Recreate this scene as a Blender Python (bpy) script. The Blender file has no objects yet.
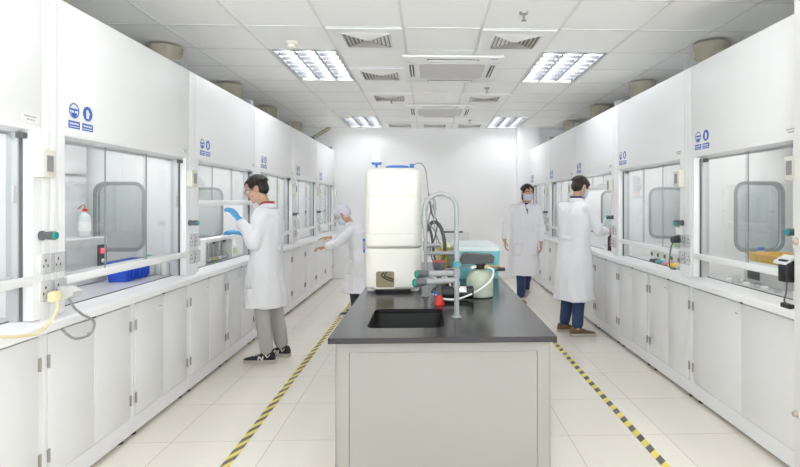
EXPO = 0.74
WORLD = 1.5; GROUND_FILL = 9.0; LAMP = 14.0; HOOD_FILL = 10.0  # ground and hood strengths set the added fill light
import bpy, bmesh, math, random
from mathutils import Vector, Matrix, Euler
from mathutils.geometry import tessellate_polygon
random.seed(7)
PI = math.pi
SC = bpy.context.scene
COL = SC.collection
V = Vector

# ------------------------------------------------------------------ materials
MATS = {}
def mat(name, col, rough=0.5, metal=0.0, bump=0.0, bscale=60.0, vary=0.0, emit=None, estr=0.0, spec=0.5, coat=0.0, trans=0.0):
    if name in MATS: return MATS[name]
    m = bpy.data.materials.new(name); m.use_nodes = True
    nt = m.node_tree; b = nt.nodes['Principled BSDF']
    b.inputs['Base Color'].default_value = (*col, 1)
    b.inputs['Roughness'].default_value = rough
    b.inputs['Metallic'].default_value = metal
    b.inputs['Specular IOR Level'].default_value = spec
    b.inputs['Coat Weight'].default_value = coat
    b.inputs['Transmission Weight'].default_value = trans
    if emit:
        b.inputs['Emission Color'].default_value = (*emit, 1); b.inputs['Emission Strength'].default_value = estr
    tc = nt.nodes.new('ShaderNodeTexCoord'); n = nt.nodes.new('ShaderNodeTexNoise')
    n.inputs['Scale'].default_value = bscale; n.inputs['Detail'].default_value = 3
    nt.links.new(tc.outputs['Object'], n.inputs['Vector'])
    if vary > 0:
        mx = nt.nodes.new('ShaderNodeMix'); mx.data_type = 'RGBA'
        mx.inputs[6].default_value = (*[c * (1 - vary) for c in col], 1); mx.inputs[7].default_value = (*[min(1, c * (1 + vary)) for c in col], 1)
        nt.links.new(n.outputs['Fac'], mx.inputs[0]); nt.links.new(mx.outputs[2], b.inputs['Base Color'])
    if bump > 0:
        bp = nt.nodes.new('ShaderNodeBump'); bp.inputs['Strength'].default_value = bump; bp.inputs['Distance'].default_value = 0.01
        nt.links.new(n.outputs['Fac'], bp.inputs['Height']); nt.links.new(bp.outputs['Normal'], b.inputs['Normal'])
    MATS[name] = m
    return m

def glass(name, tint=(0.93, 0.95, 0.95), refl=0.06, rough=0.0):
    m = bpy.data.materials.new(name); m.use_nodes = True; nt = m.node_tree
    nt.nodes.clear()
    out = nt.nodes.new('ShaderNodeOutputMaterial'); mx = nt.nodes.new('ShaderNodeMixShader')
    tr = nt.nodes.new('ShaderNodeBsdfTransparent'); gl = nt.nodes.new('ShaderNodeBsdfGlossy'); fr = nt.nodes.new('ShaderNodeLayerWeight')
    pw = nt.nodes.new('ShaderNodeMath'); pw.operation = 'POWER'; pw.inputs[1].default_value = 5.0
    ma = nt.nodes.new('ShaderNodeMath'); ma.operation = 'MULTIPLY_ADD'; ma.inputs[1].default_value = .8; ma.inputs[2].default_value = refl; ma.use_clamp = True
    tr.inputs['Color'].default_value = (*tint, 1); gl.inputs['Roughness'].default_value = rough; fr.inputs['Blend'].default_value = 0.5
    nt.links.new(fr.outputs['Facing'], pw.inputs[0]); nt.links.new(pw.outputs[0], ma.inputs[0]); nt.links.new(ma.outputs[0], mx.inputs[0])
    nt.links.new(tr.outputs[0], mx.inputs[1]); nt.links.new(gl.outputs[0], mx.inputs[2]); nt.links.new(mx.outputs[0], out.inputs[0])
    MATS[name] = m
    return m

white = mat('painted_steel', (0.87, 0.875, 0.89), 0.32, vary=0.012, bscale=3)
white2 = mat('painted_door', (0.83, 0.835, 0.85), 0.3, vary=0.015, bscale=4)
inner = mat('hood_liner', (0.74, 0.745, 0.75), 0.35)
wallm = mat('wall_paint', (0.89, 0.89, 0.89), 0.6, bump=0.02, bscale=120)
plastic = mat('white_plastic', (0.85, 0.85, 0.83), 0.4)
cream = mat('cream_plastic', (0.80, 0.77, 0.66), 0.4)
tankm = mat('tank_plastic', (0.73, 0.715, 0.665), 0.35, vary=0.02, bscale=5)
gasket = mat('grey_gasket', (0.30, 0.31, 0.32), 0.5)
trackm = mat('sash_track', (0.55, 0.56, 0.58), 0.35, metal=0.3)
black = mat('black_plastic', (0.025, 0.025, 0.028), 0.4)
dark = mat('dark_gap', (0.05, 0.05, 0.05), 0.7)
greyp = mat('grey_epoxy', (0.31, 0.32, 0.33), 0.35)
dgrey = mat('dark_grey_plastic', (0.10, 0.105, 0.115), 0.45)
green = mat('valve_green', (0.0, 0.30, 0.19), 0.4)
blue = mat('sign_blue', (0.045, 0.13, 0.52), 0.45)
bluec = mat('cap_blue', (0.05, 0.19, 0.62), 0.4)
red = mat('tap_red', (0.62, 0.02, 0.02), 0.4)
steel = mat('hinge_steel', (0.42, 0.40, 0.38), 0.35, metal=0.7)
screenm = mat('lcd_grey', (0.28, 0.28, 0.31), 0.25)
ductm = mat('duct_tan', (0.40, 0.37, 0.29), 0.6, vary=0.08, bscale=9)
glassm = glass('sash_glass', (0.93, 0.945, 0.945), 0.06)
clearm = glass('clear_cover', (0.95, 0.95, 0.96), 0.05, 0.1)
lampglass = glass('lab_glass', (0.93, 0.96, 0.96), 0.28, 0.15)
skin = mat('skin', (0.60, 0.36, 0.25), 0.55, vary=0.05, bscale=20)
hairm = mat('black_hair', (0.02, 0.014, 0.012), 0.5, bump=0.5, bscale=90)
coatm = mat('lab_coat_cotton', (0.80, 0.80, 0.84), 0.85, bump=0.25, bscale=14)
glovem = mat('nitrile_glove', (0.10, 0.38, 0.72), 0.5)
trgrey = mat('grey_trousers', (0.45, 0.44, 0.425), 0.9, bump=0.3, bscale=25)
denim = mat('dark_denim', (0.035, 0.065, 0.15), 0.9, bump=0.3, bscale=40)
navy = mat('navy_cotton', (0.03, 0.04, 0.13), 0.9)
suede = mat('brown_suede', (0.17, 0.105, 0.06), 0.85, bump=0.2)
solem = mat('sole_rubber', (0.50, 0.46, 0.40), 0.7)
maskm = mat('face_mask', (0.62, 0.70, 0.78), 0.85)

# ------------------------------------------------------------------ mesh builder
class M:
    def __init__(s): s.b = bmesh.new()
    def box(s, x0, x1, y0, y1, z0, z1, bev=0.0, seg=2):
        vs = [s.b.verts.new((x, y, z)) for x in (x0, x1) for y in (y0, y1) for z in (z0, z1)]
        F = [(0, 1, 3, 2), (4, 6, 7, 5), (0, 4, 5, 1), (2, 3, 7, 6), (0, 2, 6, 4), (1, 5, 7, 3)]
        fs = [s.b.faces.new([vs[i] for i in f]) for f in F]
        if bev > 0:
            es = list({e for f in fs for e in f.edges})
            bmesh.ops.bevel(s.b, geom=es, offset=bev, segments=seg, affect='EDGES', profile=0.5)
        return s
    def rings(s, rs, close=True, cap=True):
        rows = [[s.b.verts.new(p) for p in r] for r in rs]
        n = len(rows[0])
        for a, b in zip(rows, rows[1:]):
            for i in range(n if close else n - 1):
                j = (i + 1) % n
                s.b.faces.new((a[i], a[j], b[j], b[i]))
        if cap and close:
            s.b.faces.new(list(reversed(rows[0]))); s.b.faces.new(rows[-1])
        return s
    def frame(s, d):
        d = d.normalized(); u = d.orthogonal().normalized(); return u, d.cross(u)
    def cyl(s, p0, p1, r0, r1=None, n=20):
        p0, p1 = V(p0), V(p1); r1 = r0 if r1 is None else r1
        u, w = s.frame(p1 - p0)
        R = lambda c, r: [c + (u * math.cos(2 * PI * i / n) + w * math.sin(2 * PI * i / n)) * r for i in range(n)]
        return s.rings([R(p0, r0), R(p1, r1)])
    def cap(s, p0, p1, r0, r1=None, n=14, flat=None):
        p0, p1 = V(p0), V(p1); r1 = r0 if r1 is None else r1
        d = (p1 - p0)
        if d.length < 1e-5: d = V((0, 0, 1e-4))
        ax = d.normalized(); u, w = s.frame(d)
        if flat:
            w = V(flat[0]); w = (w - ax * w.dot(ax)).normalized(); u = w.cross(ax); k = flat[1]
        else: k = 1
        rs = []
        for a in (5, 30, 60, 90):
            t = math.radians(a); rs.append((p0 - ax * r0 * math.cos(t), r0 * math.sin(t)))
        for a in (90, 60, 30, 5):
            t = math.radians(a); rs.append((p1 + ax * r1 * math.cos(t), r1 * math.sin(t)))
        return s.rings([[c + u * math.cos(2 * PI * i / n) * r + w * math.sin(2 * PI * i / n) * r * k for i in range(n)] for c, r in rs])
    def ell(s, c, r, R=None, n=20, m=12):
        R = R or Matrix.Identity(3); c = V(c); rs = []
        for j in range(m + 1):
            t = PI * (0.02 + 0.96 * j / m)
            rs.append([c + R @ V((r[0] * math.sin(t) * math.cos(2 * PI * i / n), r[1] * math.sin(t) * math.sin(2 * PI * i / n), -r[2] * math.cos(t))) for i in range(n)])
        return s.rings(rs)
    def lathe(s, prof, c=(0, 0, 0), n=28, cap=True, ax='Z'):
        c = V(c); rs = []
        for r, z in prof:
            r = max(r, 1e-4)
            if ax == 'Z': rs.append([c + V((r * math.cos(2 * PI * i / n), r * math.sin(2 * PI * i / n), z)) for i in range(n)])
            elif ax == 'Y': rs.append([c + V((r * math.cos(2 * PI * i / n), z, -r * math.sin(2 * PI * i / n))) for i in range(n)])
            else: rs.append([c + V((z, r * math.cos(2 * PI * i / n), r * math.sin(2 * PI * i / n))) for i in range(n)])
        return s.rings(rs, cap=cap)
    def tube(s, pts, r, n=10, smooth=6):
        pts = [V(p) for p in pts]
        if smooth > 1 and len(pts) > 2:
            P = [pts[0] * 2 - pts[1]] + pts + [pts[-1] * 2 - pts[-2]]; out = []
            for i in range(1, len(P) - 2):
                a, b, c, d = P[i - 1:i + 3]
                for k in range(smooth):
                    t = k / smooth
                    out.append(0.5 * ((2 * b) + (c - a) * t + (2 * a - 5 * b + 4 * c - d) * t * t + (3 * b - a - 3 * c + d) * t ** 3))
            out.append(pts[-1]); pts = out
        rs = []; u = None
        for i, p in enumerate(pts):
            d = (pts[min(i + 1, len(pts) - 1)] - pts[max(i - 1, 0)]).normalized()
            if u is None: u = d.orthogonal().normalized()
            u = (u - d * u.dot(d)).normalized(); w = d.cross(u)
            rs.append([p + (u * math.cos(2 * PI * k / n) + w * math.sin(2 * PI * k / n)) * r for k in range(n)])
        return s.rings(rs)
    def plate(s, loops, t0, t1, ax='Z'):
        """flat plate with holes; loops of 2D points (outer first); ax = normal; (a,b) map to the remaining axes in order"""
        def P(q, t):
            return {'Z': (q[0], q[1], t), 'Y': (q[0], t, q[1]), 'X': (t, q[0], q[1])}[ax]
        L3 = [[V((q[0], q[1], 0)) for q in lp] for lp in loops]
        tris = tessellate_polygon(L3); flat = [q for lp in loops for q in lp]
        va = [s.b.verts.new(P(q, t0)) for q in flat]; vb = [s.b.verts.new(P(q, t1)) for q in flat]
        for t in tris:
            try: s.b.faces.new([va[i] for i in t]); s.b.faces.new([vb[i] for i in reversed(t)])
            except ValueError: pass
        k = 0
        for lp in loops:
            n = len(lp)
            for i in range(n):
                a, b = k + i, k + (i + 1) % n
                s.b.faces.new((va[a], va[b], vb[b], vb[a]))
            k += n
        return s
    def build(s, name, m, parent=None, loc=(0, 0, 0), smooth=True, angle=35):
        bmesh.ops.recalc_face_normals(s.b, faces=s.b.faces)
        me = bpy.data.meshes.new(name); s.b.to_mesh(me); s.b.free()
        me.materials.append(m)
        if smooth:
            for p in me.polygons: p.use_smooth = True
            try: me.set_sharp_from_angle(angle=math.radians(angle))
            except Exception: pass
        o = bpy.data.objects.new(name, me); COL.objects.link(o); o.parent = parent; o.location = loc
        return o

def rrect(x0, x1, y0, y1, r, n=6):
    out = []
    for cx, cy, a0 in ((x1 - r, y0 + r, -90), (x1 - r, y1 - r, 0), (x0 + r, y1 - r, 90), (x0 + r, y0 + r, 180)):
        for k in range(n + 1):
            a = math.radians(a0 + 90 * k / n); out.append((cx + r * math.cos(a), cy + r * math.sin(a)))
    return out
def rect(x0, x1, y0, y1): return [(x0, y0), (x1, y0), (x1, y1), (x0, y1)]
def circ(cx, cy, r, n=28, ry=None): return [(cx + r * math.cos(2 * PI * i / n), cy + (ry or r) * math.sin(2 * PI * i / n)) for i in range(n)]

def tag(o, label=None, cat=None, group=None, kind=None):
    if label: o['label'] = label
    if cat: o['category'] = cat
    if group: o['group'] = group
    if kind: o['kind'] = kind
    return o
def empty(name, loc=(0, 0, 0), rz=0.0):
    o = bpy.data.objects.new(name, None); COL.objects.link(o); o.location = loc; o.rotation_euler = (0, 0, rz)
    o.empty_display_size = 0.1
    return o
KIDS = {}
def kids(o):
    return o.children
def copy_tree(o, parent=None):
    c = o.copy(); COL.objects.link(c); c.parent = parent
    for ch in kids(o): copy_tree(ch, c)
    return c

# pixel + depth from the camera axis -> floor plan point (survey of the photograph)
T = 0.0373
def at(px, D): x = (px - 428.5) * D / 533.3; return x, D - T * x
def hz(py, D): return 1.435 - (py - 202.5) * D / 533.3

# ------------------------------------------------------------------ camera
cam = bpy.data.cameras.new('camera'); co = bpy.data.objects.new('camera', cam); COL.objects.link(co)
co.location = (0, 0, 1.435); co.rotation_euler = (PI / 2, 0, -math.atan(T))
cam.lens = 24.0; cam.sensor_width = 36.0; cam.sensor_fit = 'HORIZONTAL'; cam.clip_start = 0.05
cam.shift_x = -48.5 / 800; cam.shift_y = -31 / 800
SC.camera = co
SC.view_settings.view_transform = 'Standard'; SC.view_settings.look = 'None'; SC.view_settings.gamma = 1
SC.view_settings.use_curve_mapping = False
SC.view_settings.exposure = EXPO if 'EXPO' in globals() else 0.0
SC.cycles.use_denoising = True
SC.cycles.max_bounces = 16; SC.cycles.diffuse_bounces = 10; SC.cycles.transparent_max_bounces = 24
w = bpy.data.worlds.new('world'); SC.world = w; w.use_nodes = True
w.node_tree.nodes['Background'].inputs[0].default_value = (0.95, 0.975, 1, 1); w.node_tree.nodes['Background'].inputs[1].default_value = WORLD
# overcast sky above; lower half brightened as fill, let in by the added window
wt = w.node_tree; wc = wt.nodes.new('ShaderNodeTexCoord'); wsx = wt.nodes.new('ShaderNodeSeparateXYZ'); wt.links.new(wc.outputs['Generated'], wsx.inputs[0])
wr = wt.nodes.new('ShaderNodeMapRange'); wr.inputs[1].default_value = -.12; wr.inputs[2].default_value = .04; wr.inputs[3].default_value = GROUND_FILL; wr.inputs[4].default_value = WORLD
wt.links.new(wsx.outputs[2], wr.inputs[0]); wt.links.new(wr.outputs[0], wt.nodes['Background'].inputs[1])

# ------------------------------------------------------------------ room
XL, XR, YN, YB, ZC = -2.76, 2.90, -3.3, 10.12, 2.835
def struct(o): o['kind'] = 'structure'; return o

def grid_mat(name, col, line, px, ox, py, oy, w, rough, vary, bump=0.0):
    m = bpy.data.materials.new(name); m.use_nodes = True; nt = m.node_tree; b = nt.nodes['Principled BSDF']
    N = nt.nodes.new; L = nt.links.new
    g = N('ShaderNodeNewGeometry'); sx = N('ShaderNodeSeparateXYZ'); L(g.outputs['Position'], sx.inputs[0])
    def math_(op, a, v):
        n = N('ShaderNodeMath'); n.operation = op
        if hasattr(a, 'links'): L(a, n.inputs[0])
        else: n.inputs[0].default_value = a
        if hasattr(v, 'links'): L(v, n.inputs[1])
        else: n.inputs[1].default_value = v
        return n.outputs[0]
    def dist(s, p, o):
        a = math_('SUBTRACT', s, o); q = math_('DIVIDE', a, p); f = math_('FRACT', q, 0)
        h = math_('SUBTRACT', f, 0.5); h = math_('ABSOLUTE', h, 0); h = math_('SUBTRACT', 0.5, h)
        return math_('MULTIPLY', h, p), math_('FLOOR', q, 0)
    dx, ix = dist(sx.outputs[0], px, ox); dy, iy = dist(sx.outputs[1], py, oy)
    mn = math_('MINIMUM', dx, dy); lt = math_('LESS_THAN', mn, w)
    cb = N('ShaderNodeCombineXYZ'); L(ix, cb.inputs[0]); L(iy, cb.inputs[1])
    wn = N('ShaderNodeTexWhiteNoise'); L(cb.outputs[0], wn.inputs['Vector'])
    no = N('ShaderNodeTexNoise'); no.inputs['Scale'].default_value = 2.2; no.inputs['Detail'].default_value = 4; L(g.outputs['Position'], no.inputs['Vector'])
    ad = math_('ADD', wn.outputs['Value'], no.outputs['Fac']); ad = math_('MULTIPLY', ad, 0.5)
    m1 = N('ShaderNodeMix'); m1.data_type = 'RGBA'; L(ad, m1.inputs[0])
    m1.inputs[6].default_value = (*[c * (1 - vary) for c in col], 1); m1.inputs[7].default_value = (*[min(1, c * (1 + vary)) for c in col], 1)
    m2 = N('ShaderNodeMix'); m2.data_type = 'RGBA'; L(lt, m2.inputs[0]); L(m1.outputs[2], m2.inputs[6]); m2.inputs[7].default_value = (*line, 1)
    L(m2.outputs[2], b.inputs['Base Color']); b.inputs['Roughness'].default_value = rough
    if bump:
        n2 = N('ShaderNodeTexNoise'); n2.inputs['Scale'].default_value = 90; n2.inputs['Detail'].default_value = 6; L(g.outputs['Position'], n2.inputs['Vector'])
        bp = N('ShaderNodeBump'); bp.inputs['Strength'].default_value = bump; bp.inputs['Distance'].default_value = 0.003
        L(n2.outputs['Fac'], bp.inputs['Height']); L(bp.outputs[0], b.inputs['Normal'])
    return m
floorm = grid_mat('glossy_tile', (0.83, 0.785, 0.715), (0.50, 0.39, 0.35), 0.6, -0.3385, 0.6, 3.85, 0.0016, 0.09, 0.03)
ceilm = grid_mat('mineral_tile', (0.93, 0.93, 0.92), (0.93, 0.93, 0.92), 0.63, -0.204, 0.63, 4.275, 0.001, 0.8, 0.02, 0.4)

struct(M().box(XL - .1, XR + .1, YN, YB + .1, -0.1, 0).build('floor', floorm, smooth=False))
CX = [-0.204 + 0.63 * k for k in range(-5, 6)]; CY = [4.275 + 0.63 * j for j in range(-13, 10)]
lights = [(-1.464, 4.905), (1.056, 4.905), (-1.464, 8.685), (1.056, 8.685), (-1.464, 1.125), (1.056, 1.125), (-1.464, -2.655), (1.056, -2.655)]
outer = rect(XL - .1, XR + .1, YN, YB + .1)
holes = [rect(x + .006, x + .624, y + .006, y + 1.254) for x, y in lights]
struct(M().plate([outer] + holes, ZC, ZC + 0.02).build('ceiling', ceilm, smooth=False))
g = M()
def in_light(x0, x1, y0, y1):
    return any(x0 < lx + .62 and x1 > lx + .01 and y0 < ly + 1.25 and y1 > ly + .01 for lx, ly in lights)
for x in CX:
    y = YN + .02
    g.box(x - .011, x + .011, YN + .02, YB - .01, ZC - .004, ZC - .0005)
for y in CY:
    segs = [(XL + .01, XR - .01)]
    for lx, ly in lights:
        if ly + .02 < y < ly + 1.24:
            segs = [s for a, b in segs for s in ((a, min(b, lx)), (max(a, lx + .63), b)) if s[1] - s[0] > .02]
    for a, b in segs: g.box(a, b, y - .011, y + .011, ZC - .004, ZC - .0005)
gridm = mat('ceiling_grid', (0.78, 0.78, 0.77), 0.5)
struct(g.build('trim_1', gridm, smooth=False))
struct(M().box(XL - .1, XL, YN, YB, 0, ZC + .3).build('wall_left', wallm, smooth=False))
struct(M().box(XR, XR + .1, YN, YB, 0, ZC + .3).build('wall_right', wallm, smooth=False))
struct(M().box(XL - .1, XR + .1, YB, YB + .1, 0, ZC + .3).build('wall_back', wallm, smooth=False))
WX0, WX1, WZ0, WZ1 = -2.55, 2.7, .35, 2.75
struct(M().plate([rect(XL - .1, XR + .1, 0, ZC + .3), rect(WX0, WX1, WZ0, WZ1)], YN - .1, YN, 'Y').build('wall_front', wallm, smooth=False))
wf = M().plate([rect(WX0, WX1, WZ0, WZ1)] + [rect(WX0 + .05 + k * 1.3, WX0 + .05 + k * 1.3 + 1.25, WZ0 + .05, WZ1 - .05) for k in range(4)], YN - .07, YN - .02, 'Y').build('window_fill_1', plastic, smooth=False); struct(wf)  # window added behind the camera to let fill light in
struct(M().box(WX0 + .05, WX1 - .05, YN - .047, YN - .043, WZ0 + .05, WZ1 - .05).build('window_pane', glassm, wf, smooth=False))
pl_ = bpy.data.lights.new('window_fill_portal', 'AREA'); pl_.shape = 'RECTANGLE'; pl_.size = WX1 - WX0; pl_.size_y = WZ1 - WZ0; pl_.cycles.is_portal = True  # portal for the fill light of the added window
po = bpy.data.objects.new('window_fill_portal', pl_); COL.objects.link(po); po.location = ((WX0 + WX1) / 2, YN - .11, (WZ0 + WZ1) / 2); po.rotation_euler = (PI / 2, 0, 0)
struct(M().box(1.66, 2.07, 9.905, YB, 0, ZC).build('wall_pilaster', wallm, smooth=False))
pc = struct(M().box(1.80, 2.5, 2.05, 2.565, 0, ZC, 0.006).build('wall_column', mat('column_paint', (0.80, 0.79, 0.77), 0.45)))
for z in (1.243, 0.40):
    tag(M().lathe([(0.0, -.018), (.011, -.018), (.013, -.014), (.013, -.004), (.018, 0)], (1.80, 2.545, z), ax='X').build('wall_mounted_stud', mat('stud_beige', (.42, .36, .30), .5)),
        'small round stud on the right edge column, ' + ('upper one beside the green valve' if z > 1 else 'lower one near the floor'), 'stud', 'studs on the white column')

# light fixtures
tubem = mat('lamp_tube', (1, 1, 1), 0.5, emit=(0.975, 0.985, 1.0), estr=LAMP)
refl = mat('troffer_reflector', (0.6, 0.61, 0.63), 0.3)
louvm = mat('louvre_aluminium', (0.20, 0.205, 0.22), 0.35, metal=0.4)
def troffer():
    r = empty('ceiling_light')
    hs = M(); t = .085
    hs.box(.008, .622, .008, 1.252, t - .004, t); 
    for a in ((.008, .016, .008, 1.252), (.614, .622, .008, 1.252), (.016, .614, .008, .016), (.016, .614, 1.244, 1.252)): hs.box(*a, .003, t)
    hs.build('housing', refl, r, smooth=False)
    M().plate([rect(.002, .628, .002, 1.258), rect(.02, .61, .02, 1.24)], -.004, .002).build('frame', gridm, r, smooth=False)
    for k in range(3):
        x = .12 + .195 * k
        tb = M().cyl((x, .03, .05), (x, 1.23, .05), .013, n=10).build('lamp_tube', tubem, r)
        lv = M()
        for q in range(8):
            y = .02 + 1.22 * (q + .5) / 8
            lv.box(x - .088, x + .088, y - .002, y + .002, .003, .036)
        lv.box(x - .0915, x - .0885, .021, 1.239, .001, .05); lv.box(x + .0885, x + .0915, .021, 1.239, .001, .05)
        lv.build('louvre', louvm, r, smooth=False)
    return r
lt0 = troffer(); LL = ['on the left nearer the camera, beside the smoke detector', 'on the right nearer the camera', 'far left, just before the back wall', 'far right, just before the back wall',
    'over the left front corner', 'over the right front corner', 'behind the camera on the left', 'behind the camera on the right']
for i, (x, y) in enumerate(lights):
    if i > 5: pass
    o = lt0 if i == 0 else copy_tree(lt0)
    o.location = (x, y, ZC)
    tag(o, 'louvred three-tube ceiling light ' + LL[i], 'ceiling light', 'louvred ceiling lights')

# vents
ventm = mat('vent_white', (0.74, 0.73, 0.70), 0.5)
def vent():
    r = empty('ceiling_vent')
    M().plate([rect(.012, .618, .012, .618), rect(.11, .52, .11, .52)], -.012, -.0045).build('frame', white, r, smooth=False)
    M().box(.11, .52, .11, .52, -.006, -.0045).build('backing', mat('vent_dark', (.34, .31, .27), .7), r, smooth=False)
    b = M()
    for k in range(6):
        a = .11 + .033 * k; c = a + .018
        o_ = [(a, a), (.63 - a, a), (.63 - a, .63 - a), (a, .63 - a)]; i_ = [(c, c), (.63 - c, c), (.63 - c, .63 - c), (c, .63 - c)]
        for q in range(4):
            p, s_ = o_[q], o_[(q + 1) % 4]; u, v = i_[q], i_[(q + 1) % 4]
            za, zb = -.0065, -.019
            vs = [(p[0], p[1], za), (s_[0], s_[1], za), (v[0], v[1], zb), (u[0], u[1], zb)]
            vv = [b.b.verts.new(x) for x in vs] + [b.b.verts.new((x[0], x[1], x[2] - .002)) for x in vs]
            for f in ((0, 1, 2, 3), (7, 6, 5, 4), (0, 4, 5, 1), (1, 5, 6, 2), (2, 6, 7, 3), (3, 7, 4, 0)): b.b.faces.new([vv[z] for z in f])
    b.build('louvre', ventm, r, smooth=False)
    return r
v0 = vent()
vs_ = [(-.834, 4.275, 'nearest on the left, in line with the first light'), (.426, 4.275, 'nearest on the right, by the large sprinkler'), (-.834, 5.535, 'second on the left, beside the nearer air conditioner'),
       (-.834, 6.795, 'third on the left, between the two air conditioners'), (.426, 6.795, 'on the right behind the small sprinkler, between the air conditioners'), (-.834, 9.315, 'left one of the row at the back wall'),
       (-.204, 9.315, 'middle one of the row at the back wall'), (.426, 9.315, 'right one of the row at the back wall')]
for i, (x, y, l) in enumerate(vs_):
    o = v0 if i == 0 else copy_tree(v0); o.location = (x, y, ZC)
    tag(o, 'square louvred ceiling vent, ' + l, 'ceiling vent', 'square ceiling vents')

# cassette air conditioners
def cassette():
    r = empty('ceiling_air_conditioner')
    M().box(-.485, .485, -.535, .535, -.03, -.005, .012).build('panel', plastic, r)
    gm = mat('intake_grey', (.62, .61, .61), .6, bump=.3, bscale=200)
    M().plate([rrect(-.33, .33, -.30, .30, .05)], -.036, -.0305).build('intake_grille', gm, r)
    for sx in (-1, 1):
        M().box(*sorted((sx * .385, sx * .43)), -.25, .25, -.034, -.0305, .001).build('air_slot', dark, r)
        f = M().box(*sorted((sx * .40, sx * .412)), -.24, .24, -.045, -.034).build('flap', plastic, r, smooth=False)
        M().box(-.25, .25, *sorted((sx * .415, sx * .46)), -.034, -.0305, .001).build('air_slot', dark, r)
        M().box(-.24, .24, *sorted((sx * .425, sx * .445)), -.042, -.034).build('flap', plastic, r, smooth=False)
        M().plate([[(sx * .345, -.29), (sx * .47, -.38), (sx * .47, -.36), (sx * .36, -.27)]], -.033, -.0305).build('rib', gm, r, smooth=False)
    M().box(.36, .42, -.50, -.485, -.0325, -.0305).build('badge', bluec, r, smooth=False)
    return r
c0 = cassette(); c0.location = (.236, 5.56, ZC); tag(c0, 'white four-way cassette air conditioner in the ceiling, the larger nearer one', 'air conditioner', 'cassette air conditioners')
c1 = copy_tree(c0); c1.location = (.17, 8.1, ZC); tag(c1, 'white four-way cassette air conditioner in the ceiling, the smaller one towards the back wall', 'air conditioner')

def sprinkler(x, y, l):
    r = empty('ceiling_sprinkler', (x, y, ZC))
    M().lathe([(.0, -.003), (.034, -.003), (.03, -.014), (.012, -.02), (.0, -.02)]).build('rosette', steel, r)
    M().cyl((0, 0, -.02), (0, 0, -.06), .008).build('stem', steel, r)
    M().lathe([(.0, -.064), (.02, -.064), (.02, -.06), (.0, -.06)]).build('deflector', steel, r)
    tag(r, l, 'sprinkler', 'ceiling sprinklers')
sprinkler(.70, 3.90, 'chrome sprinkler head hanging from the ceiling, the nearest and largest')
sprinkler(.71, 6.48, 'chrome sprinkler head hanging between the two air conditioners')
sprinkler(.70, 9.0, 'small sprinkler head hanging near the back wall')
sprinkler(-.50, 7.2, 'small sprinkler head hanging beside the third left vent')
def detector(x, y, l):
    r = empty('smoke_detector', (x, y, ZC))
    M().lathe([(0, -.003), (.05, -.003), (.052, -.02), (.04, -.03), (0, -.03)]).build('base', cream, r)
    M().lathe([(0, -.03), (.032, -.03), (.034, -.05), (.026, -.06), (0, -.06)]).build('sensor', cream, r)
    tag(r, l, 'smoke detector', 'smoke detectors')
detector(-1.19, 4.68, 'cream smoke detector just in front of the nearer left light')
detector(-1.28, 8.55, 'cream smoke detector at the edge of the far left light')

# pipe in the corner above the far left hood
tag(M().tube([(-1.83, 10.0, 2.83), (-2.10, 9.9, 2.64), (-2.25, 9.85, 2.42)], .035, smooth=1).build('drain_pipe', ductm), 'tan pipe slanting from the ceiling to the far left hood corner', 'pipe')

# tape
def tape(name, x0, x1, sl, lab):
    m = bpy.data.materials.new(name + '_stripes'); m.use_nodes = True; nt = m.node_tree; b = nt.nodes['Principled BSDF']; N = nt.nodes.new; L = nt.links.new
    g = N('ShaderNodeNewGeometry'); s = N('ShaderNodeSeparateXYZ'); L(g.outputs['Position'], s.inputs[0])
    a = N('ShaderNodeMath'); a.operation = 'MULTIPLY'; a.inputs[1].default_value = sl; L(s.outputs[0], a.inputs[0])
    c = N('ShaderNodeMath'); c.operation = 'SUBTRACT'; L(s.outputs[1], c.inputs[0]); L(a.outputs[0], c.inputs[1])
    d = N('ShaderNodeMath'); d.operation = 'DIVIDE'; d.inputs[1].default_value = .139; L(c.outputs[0], d.inputs[0])
    f = N('ShaderNodeMath'); f.operation = 'FRACT'; L(d.outputs[0], f.inputs[0])
    h = N('ShaderNodeMath'); h.operation = 'GREATER_THAN'; h.inputs[1].default_value = .5; L(f.outputs[0], h.inputs[0])
    mx = N('ShaderNodeMix'); mx.data_type = 'RGBA'; L(h.outputs[0], mx.inputs[0]); mx.inputs[6].default_value = (.80, .68, .14, 1); mx.inputs[7].default_value = (.13, .12, .12, 1)
    L(mx.outputs[2], b.inputs['Base Color']); b.inputs['Roughness'].default_value = .45
    tag(M().box(x0, x1, -1.0, 9.6, .0005, .0018).build(name, m, smooth=False), lab, 'floor tape')
tape('floor_tape', -1.131, -1.081, 1.9, 'yellow and black striped tape on the floor left of the central bench')
tape('floor_tape', 1.267, 1.314, 1.0, 'yellow and black striped tape on the floor right of the central bench')
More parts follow.
